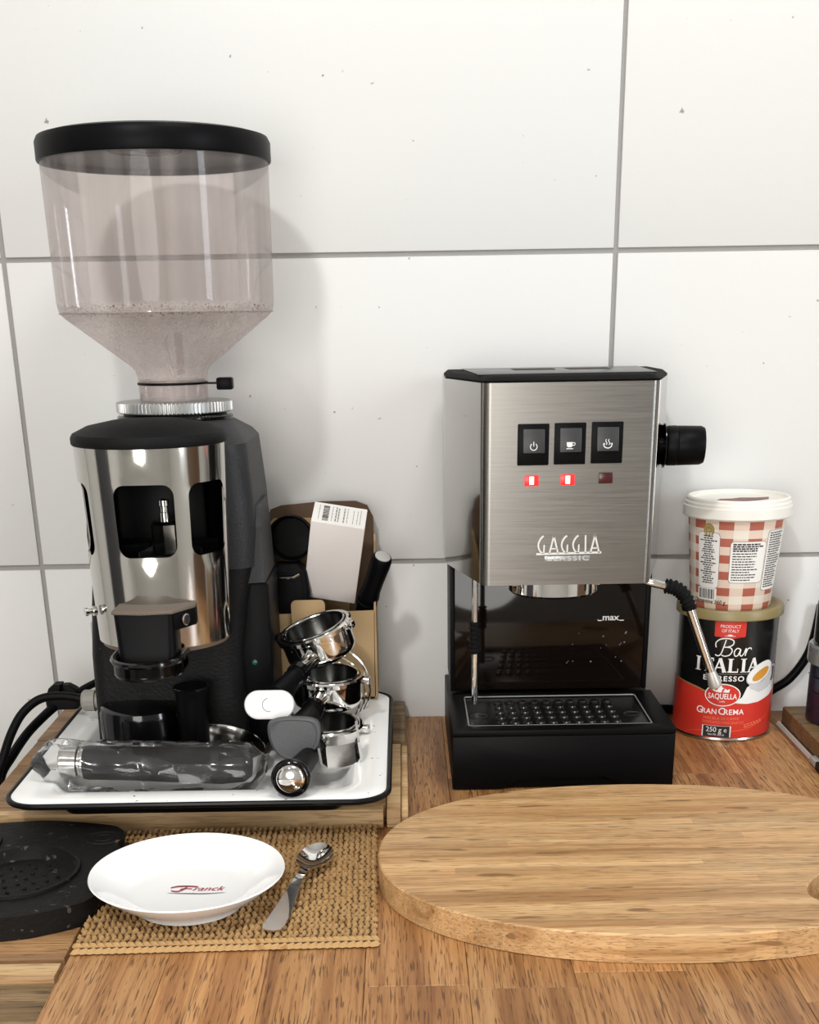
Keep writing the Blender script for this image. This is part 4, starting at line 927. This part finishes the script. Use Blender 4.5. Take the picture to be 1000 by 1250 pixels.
sw_ = [(p.x, p.y) for p in catmull([(T(-60), .0036, 0), (T(-40), .010, 0), (T(10), .012, 0), (T(40), .021, 0), (T(62), .031, 0)], 6)]
part('band_swoosh', prints([stroke2d(sw_, .0012, True)], cyl(CX_, CY_, rf, .0002), .004), mat('orange_red_print', (.75, .09, .04), .4), can, recalc=False)  # orange-red curved stroke over the red band
lay = lambda k: cyl(CX_, CY_, rf, .00025+.00015*k)
part('badge', prints([rr2d(T(-11.5), .1180, T(17.5), .0080, .0015), poly2d([(T(-28), .1105), (T(5), .1105), (T(-11.5), .1080)])], lay(0), .003), REDP, can, 'red badge at the top', recalc=False)
part('badge_text', prints([at(text2d('PRODUCT', .0030, 0, .0200), T(-11.5), .1195), at(text2d('OF ITALY', .0030, 0, .0170), T(-11.5), .1150), ell2d(T(-11.5), .1118, .0025, .0010), stroke2d([(T(-17.5), .1112), (T(-5.5), .1112)], .0004)], lay(1), .003), WHITEP, can, recalc=False)
# "Bar" in a script hand
s_ = .0165
def bar(P, wd=.0011): return stroke2d(curve2d([(T(-27)+a*s_, .0905+b*s_) for a, b in P], 6), wd)
barS = [bar([(.62, 1.02), (.50, .55), (.36, .12), (.18, .0), (.02, .06)]), bar([(.05, .52), (.02, .80), (.28, 1.04), (.72, 1.10), (1.06, .98), (1.04, .72), (.74, .58), (.52, .56)]), bar([(.52, .56), (.88, .54), (1.02, .36), (.90, .10), (.62, .0), (.40, .06)]),
        bar([(1.52, .44), (1.32, .50), (1.16, .30), (1.20, .04), (1.38, .06), (1.54, .44), (1.50, .12), (1.62, .02), (1.76, .20)]), bar([(1.76, .20), (1.88, .50), (1.84, .02)]), bar([(1.84, .10), (1.98, .44), (2.16, .50), (2.22, .40)])]
part('bar_script', prints(barS, lay(0), .003), WHITEP, can, 'white script word Bar', recalc=False)
def serifs(ch, x, h, wd):
    t = .0032; o = []
    R_ = lambda a, b, c, d: o.append(rect2d(x+a, b, x+c, d)); sf = .0009
    if ch == 'I': R_(-t/2, 0, t/2, h); R_(-.0030, 0, .0030, sf); R_(-.0030, h-sf, .0030, h)
    if ch == 'T': R_(-t/2, 0, t/2, h); R_(-.0030, 0, .0030, sf); R_(-wd/2, h-.0015, wd/2, h); R_(-wd/2, h-.0035, -wd/2+.0008, h); R_(wd/2-.0008, h-.0035, wd/2, h)
    if ch == 'L': R_(-wd/2+.001, 0, -wd/2+.001+t, h); R_(-wd/2, 0, wd/2, .0014); R_(-wd/2, h-sf, -wd/2+.0055, h); R_(wd/2-.0008, 0, wd/2, .0042)
    if ch == 'A':
        o.append(stroke2d([(x-wd*.40, 0), (x, h)], .0015)); o.append(stroke2d([(x, h), (x+wd*.40, 0)], .0034)); R_(-wd*.26, h*.30, wd*.26, h*.30+.0011); R_(-wd*.56, 0, -wd*.24, sf); R_(wd*.20, 0, wd*.58, sf)
    return o
it = []
for ch, d_, wd in (('I', -46, 0), ('T', -34, .0115), ('A', -20.5, .0125), ('L', -5.5, .0105), ('I', 6.5, 0), ('A', 18.5, .0125)): it += serifs(ch, T(d_), .0145, wd)
part('italia_letters', prints([at(s, 0, .0735) for s in it], lay(0), .003), WHITEP, can, 'white serif ITALIA lettering', recalc=False)
part('italia_rule', prints([rect2d(T(-26), .0715, T(24), .0719)], lay(0), .003), INKGREY, can, recalc=False)
part('espresso_text', prints([at(text2d('ESPRESSO', .0052, 0, T(47), 'c', .02, 1.2), T(-15), .0645)], lay(0), .003), WHITEP, can, recalc=False)
# cup and saucer picture
part('saucer_picture', prints([poly2d([(T(a), z) for a, z in ((0, .0415), (8, .0475), (13, .0575), (20, .0610), (50, .0600), (66, .0600), (62, .0500), (50, .0450), (30, .0408), (15, .0400))])], lay(0), .003), WHITEP, can, recalc=False)
part('cup_picture', prints([ell2d(T(30), .0715, .0180, .0100, rad(27)), poly2d([(T(12), .068), (T(17), .0560), (T(30), .0510), (T(47), .0545), (T(53), .066), (T(50), .080), (T(30), .066)]), stroke2d(curve2d([(T(52), .076), (T(60), .074), (T(58), .062), (T(48), .057)]), .0022)], lay(1), .003), mat('pale_cup_print', (.62, .62, .63), .5), can, recalc=False)
part('cup_rim_picture', prints([ell2d(T(30), .0722, .0172, .0090, rad(27))], lay(2), .003), WHITEP, can, recalc=False)
part('coffee_picture', prints([ell2d(T(31), .0702, .0120, .0048, rad(27))], lay(3), .003), COFFEEP, can, recalc=False)
part('logo_ring', prints([ell2d(T(-14.6), .0497, .0182, .0120)], lay(1), .003), WHITEP, can, recalc=False)
part('logo_oval', prints([ell2d(T(-14.6), .0497, .0170, .0110)], lay(2), .003), REDP, can, 'red oval emblem', recalc=False)
lx, lz = T(-14.6), .0497
part('logo_text', prints([at(text2d('SAQUELLA', .0056, 0, .0290, 'c', .015), lx, lz-.0040), at(text2d('caffe', .0018, .2, .0055), lx, lz-.0076),
    poly2d([(lx-.0105, lz+.0050), (lx-.0085, lz+.0038), (lx-.006, lz+.0030), (lx-.0050, lz+.0055), (lx-.0075, lz+.0050), (lx-.0095, lz+.0066)]),
    poly2d([(lx-.0055, lz+.0030), (lx-.0015, lz+.0028), (lx-.0005, lz+.0062), (lx+.0010, lz+.0075), (lx-.0010, lz+.0082), (lx-.0015, lz+.0105), (lx-.0035, lz+.0100), (lx-.0038, lz+.0078), (lx-.0052, lz+.0070)]),
    poly2d([(lx+.0002, lz+.0030), (lx+.0062, lz+.0030), (lx+.0068, lz+.0068), (lx+.0040, lz+.0055), (lx+.0022, lz+.0072)])], lay(3), .003), WHITEP, can, 'white emblem lettering', recalc=False)
part('crema_text', prints([at(text2d('G', .0072, 0, None, 'l', .01), T(-44), .0290), at(text2d('RAN', .0056, 0, .0150, 'l', .01, 1.05), T(-37), .0290), at(text2d('C', .0072, 0, None, 'l', .01), T(-18), .0290), at(text2d('REMA', .0056, 0, .0205, 'l', .01, 1.05), T(-11.5), .0290)], lay(0), .003), WHITEP, can, recalc=False)
part('blend_text', prints([at(text2d("MISCELA DI CAFFE'", .0028, 0, .0370), T(-14), .0232), at(text2d('TOSTATO MACINATO', .0028, 0, .0430), T(-12), .0188)], lay(0), .003), ORANGEP, can, recalc=False)
part('weight_box', prints([rect2d(T(-35.5), .0045, T(-2), .0165)], lay(0), .003), WHITEP, can, recalc=False)
part('weight_panel', prints([rect2d(T(-34), .0045, T(-3.5), .0163)], lay(1), .003), INK, can, recalc=False)
part('weight_text', prints([at(text2d('250 g e', .0052, 0, .0210), T(-18.6), .0100), at(text2d('Net Wt. 8.8 oz', .0022, 0, .0165), T(-18.6), .0062)], lay(2), .003), WHITEP, can, recalc=False)
ln = []
for z in (.0170, .0148):
    a = 13
    while a < 36: 
        L_ = random.uniform(2, 5); ln.append(rect2d(T(a), z+.0001*(a-13)*1.6, T(a+L_), z+.0010+.0001*(a-13)*1.6)); a += L_+1
part('small_print', prints(ln, lay(0), .003), ORANGEP, can, recalc=False)

# ------------------------------------------------------------------ gingham tub on the tin
UX, UY, UZ = .3362, -.0580, .1362
def ur(z): return .0405+(z-UZ)*(.0076/.089)
m_, nt, p_, o_ = nodes('red_gingham_print')
tcn = nt.nodes.new('ShaderNodeTexCoord'); sx = nt.nodes.new('ShaderNodeSeparateXYZ'); nt.links.new(tcn.outputs['Object'], sx.inputs[0])
ang = math_(nt, 'ARCTAN2', sx.outputs[0], math_(nt, 'MULTIPLY', sx.outputs[1], -1))
ka = math_(nt, 'GREATER_THAN', math_(nt, 'COSINE', math_(nt, 'MULTIPLY_ADD', ang, 10, rad(25.6)*10)), 0)
kz = math_(nt, 'GREATER_THAN', math_(nt, 'COSINE', math_(nt, 'MULTIPLY', math_(nt, 'SUBTRACT', sx.outputs[2], .2028-UZ), 2*PI/.01646)), 0)
c0 = mixc(nt, math_(nt, 'MULTIPLY', math_(nt, 'ADD', ka, kz), .5), (.86, .80, .70), (.74, .50, .385))
c1 = mixc(nt, math_(nt, 'MULTIPLY', ka, kz), c0, (.46, .13, .085)); nt.links.new(c1, p_.inputs['Base Color']); p_.inputs['Roughness'].default_value = .5
tub = thing('jam_tub', 'white lidded tub with red gingham print standing on the coffee tin', 'tub', (UX, UY, UZ))
part('tub_body', lathe([(0, UZ-.0018), (ur(UZ)-.001, UZ-.0018), (ur(UZ), UZ), (ur(.2258), .2258), (0, .2258)], (UX, UY, 0), 80, False), m_, tub, 'red and white gingham sides')
part('tub_lid', lathe([(.0490, .2242), (.0528, .2244), (.0540, .2258), (.0535, .2350), (.0525, .2360), (.0523, .2385), (.0511, .2398), (.0509, .2422), (.0494, .2436), (.0474, .2432), (.0462, .2402), (.0446, .2392), (0, .2392)], (UX, UY, 0), 96, False), LIDWHITE, tub, 'white plastic lid')
part('lid_picture', prints([poly2d([(UX+p[0], UY+p[1]) for p in [(-.026, -.012), (-.018, .002), (-.004, .004), (.004, .010), (.020, .008), (.034, .012), (.030, -.002), (.018, -.010), (.004, -.016), (-.012, -.018)]])], lambda a, b, h=0: (a, b, .2396)), LIDART, tub, recalc=False)
tf = lambda k: cyl(UX, UY, ur, .0002+.00015*k)
def TU(deg): return rad(deg)*.0445
def lines(x0, x1, zs, seed, hh=.0011, full=.9):
    random.seed(seed); o = []
    for z in zs:
        a = x0; e = x0+(x1-x0)*random.uniform(full-.3, full)
        while a < e:
            L_ = random.uniform(.0012, .0042); o.append(rect2d(a, z, min(a+L_, e+.0005), z+hh)); a += L_+.0006
    return o
def zr(a, b, n): return [a+(b-a)*k/(n-1) for k in range(n)]
def tcyl(k):
    base = tf(k)
    def fn(a, z, h=0): 
        z = .1350+(z-.1345)*1.070; t = a/.0445; rr = ur(z)+.0002+.00015*k+h; return (UX+rr*math.sin(t), UY-rr*math.cos(t), z)
    return fn
part('sticker_outline', prints([rr2d(TU(-48), .1805, TU(15.4)+.0004, .0262, .004), rr2d(TU(3.5), .1800, TU(22.3)+.0004, .0195, .003), rr2d(TU(45), .1805, TU(17)+.0004, .0282, .003)], tcyl(0), .003), INKGREY, tub, recalc=False)
part('sticker', prints([rr2d(TU(-48), .1805, TU(15.4), .0258, .004)], tcyl(1), .003), PAPER, tub, 'tall white text panel', recalc=False)
part('sticker', prints([rr2d(TU(3.5), .1800, TU(22.3), .0190, .003)], tcyl(1), .003), PAPER, tub, 'wide white nutrition panel', recalc=False)
part('sticker', prints([rr2d(TU(45), .1805, TU(17), .0278, .003)], tcyl(1), .003), PAPER, tub, 'white text panel at the right', recalc=False)
tl = []
random.seed(12)
for z in zr(.1590, .2025, 22):
    wd = random.uniform(.35, .9)*TU(13.5); a = TU(-48)-wd
    while a < TU(-48)+wd: L_ = random.uniform(.0014, .004); tl.append(rect2d(a, z, min(a+L_, TU(-48)+wd), z+.0011)); a += L_+.0006
tl += lines(TU(-16), TU(23), zr(.1900, .1960, 4), 3, .0014, 1.0)+lines(TU(-16), TU(23), zr(.1630, .1875, 11), 4, .0010, .85)+lines(TU(30.5), TU(59), zr(.1555, .2055, 24), 5, .0011, .95)
part('sticker_text', prints(tl, tcyl(2), .003), INK, tub, recalc=False)
part('barcode_panel', prints([rect2d(TU(-64), .1430, TU(-34), .1545)], tcyl(1), .003), PAPER, tub, recalc=False)
random.seed(6); bars = []; a = TU(-61.5)
while a < TU(-37): wd = random.choice((.0005, .0008, .0013)); bars.append(rect2d(a, .1442, a+wd, .1535)); a += wd+random.choice((.0005, .0008))
part('barcode', prints(bars, tcyl(2), .003), INK, tub, recalc=False)
part('tub_text', prints([at(text2d('Clémentine 360 g', .0036, .12, .0400, 'l', .012), TU(-72), .1400)], tcyl(2), .003), INK, tub, recalc=False)
part('gold_seal', prints([ell2d(TU(-47.5), .2085, .0058, .0062)], tcyl(1), .003), GOLDP, tub, 'round gold seal', recalc=False)
part('seal_mark', prints([stroke2d([(TU(-47.5)+.0040*math.cos(2*PI*k/24), .2085+.0042*math.sin(2*PI*k/24)) for k in range(25)], .0006), rect2d(TU(-47.5)-.002, .2078, TU(-47.5)+.002, .2092)], tcyl(2), .003), mat('pale_gold_print', (.5, .4, .16), .4), tub, recalc=False)

# ------------------------------------------------------------------ jars at the right edge
JX, JY = .4555, -.105
jt = thing('dark_tin', 'dark blue ribbed tin with translucent lid on the brown block, lower of the two jars', 'jar', (JX, JY, .0208))
part('tin_wall', lathe([(0, .0208), (.0405, .0208), (.0418, .0220), (.0420, .036), (.0412, .037), (.0420, .038), (.0420, .052), (.0412, .053), (.0420, .054), (.0420, .068), (.0412, .069), (.0420, .070), (.0420, .0880), (0, .0885)], (JX, JY, 0), 64, False), NAVY, jt, angle=20)
part('tin_cover', lathe([(.0425, .0820), (.0455, .0822), (.0460, .0840), (.0458, .0990), (.0440, .1010), (.0420, .1012), (.0400, .0985), (0, .0985)], (JX, JY, 0), 64, False), JARPL, jt, 'translucent plastic lid')
ju = thing('dark_jar', 'dark glass jar with a white lid stacked on the translucent lid at the right edge', 'jar', (JX, JY, .1014))
part('glass', lathe([(0, .1014), (.0395, .1014), (.0415, .1040), (.0415, .1400), (.0400, .1480), (.0385, .1520), (.0385, .1580), (0, .1580)], (JX, JY, 0), 64, False), JARDK, ju)
part('lid', lathe([(.0375, .1540), (.0405, .1542), (.0410, .1555), (.0410, .1770), (.0395, .1790), (0, .1795)], (JX, JY, 0), 64, False), LIDWHITE, ju, 'white screw lid')
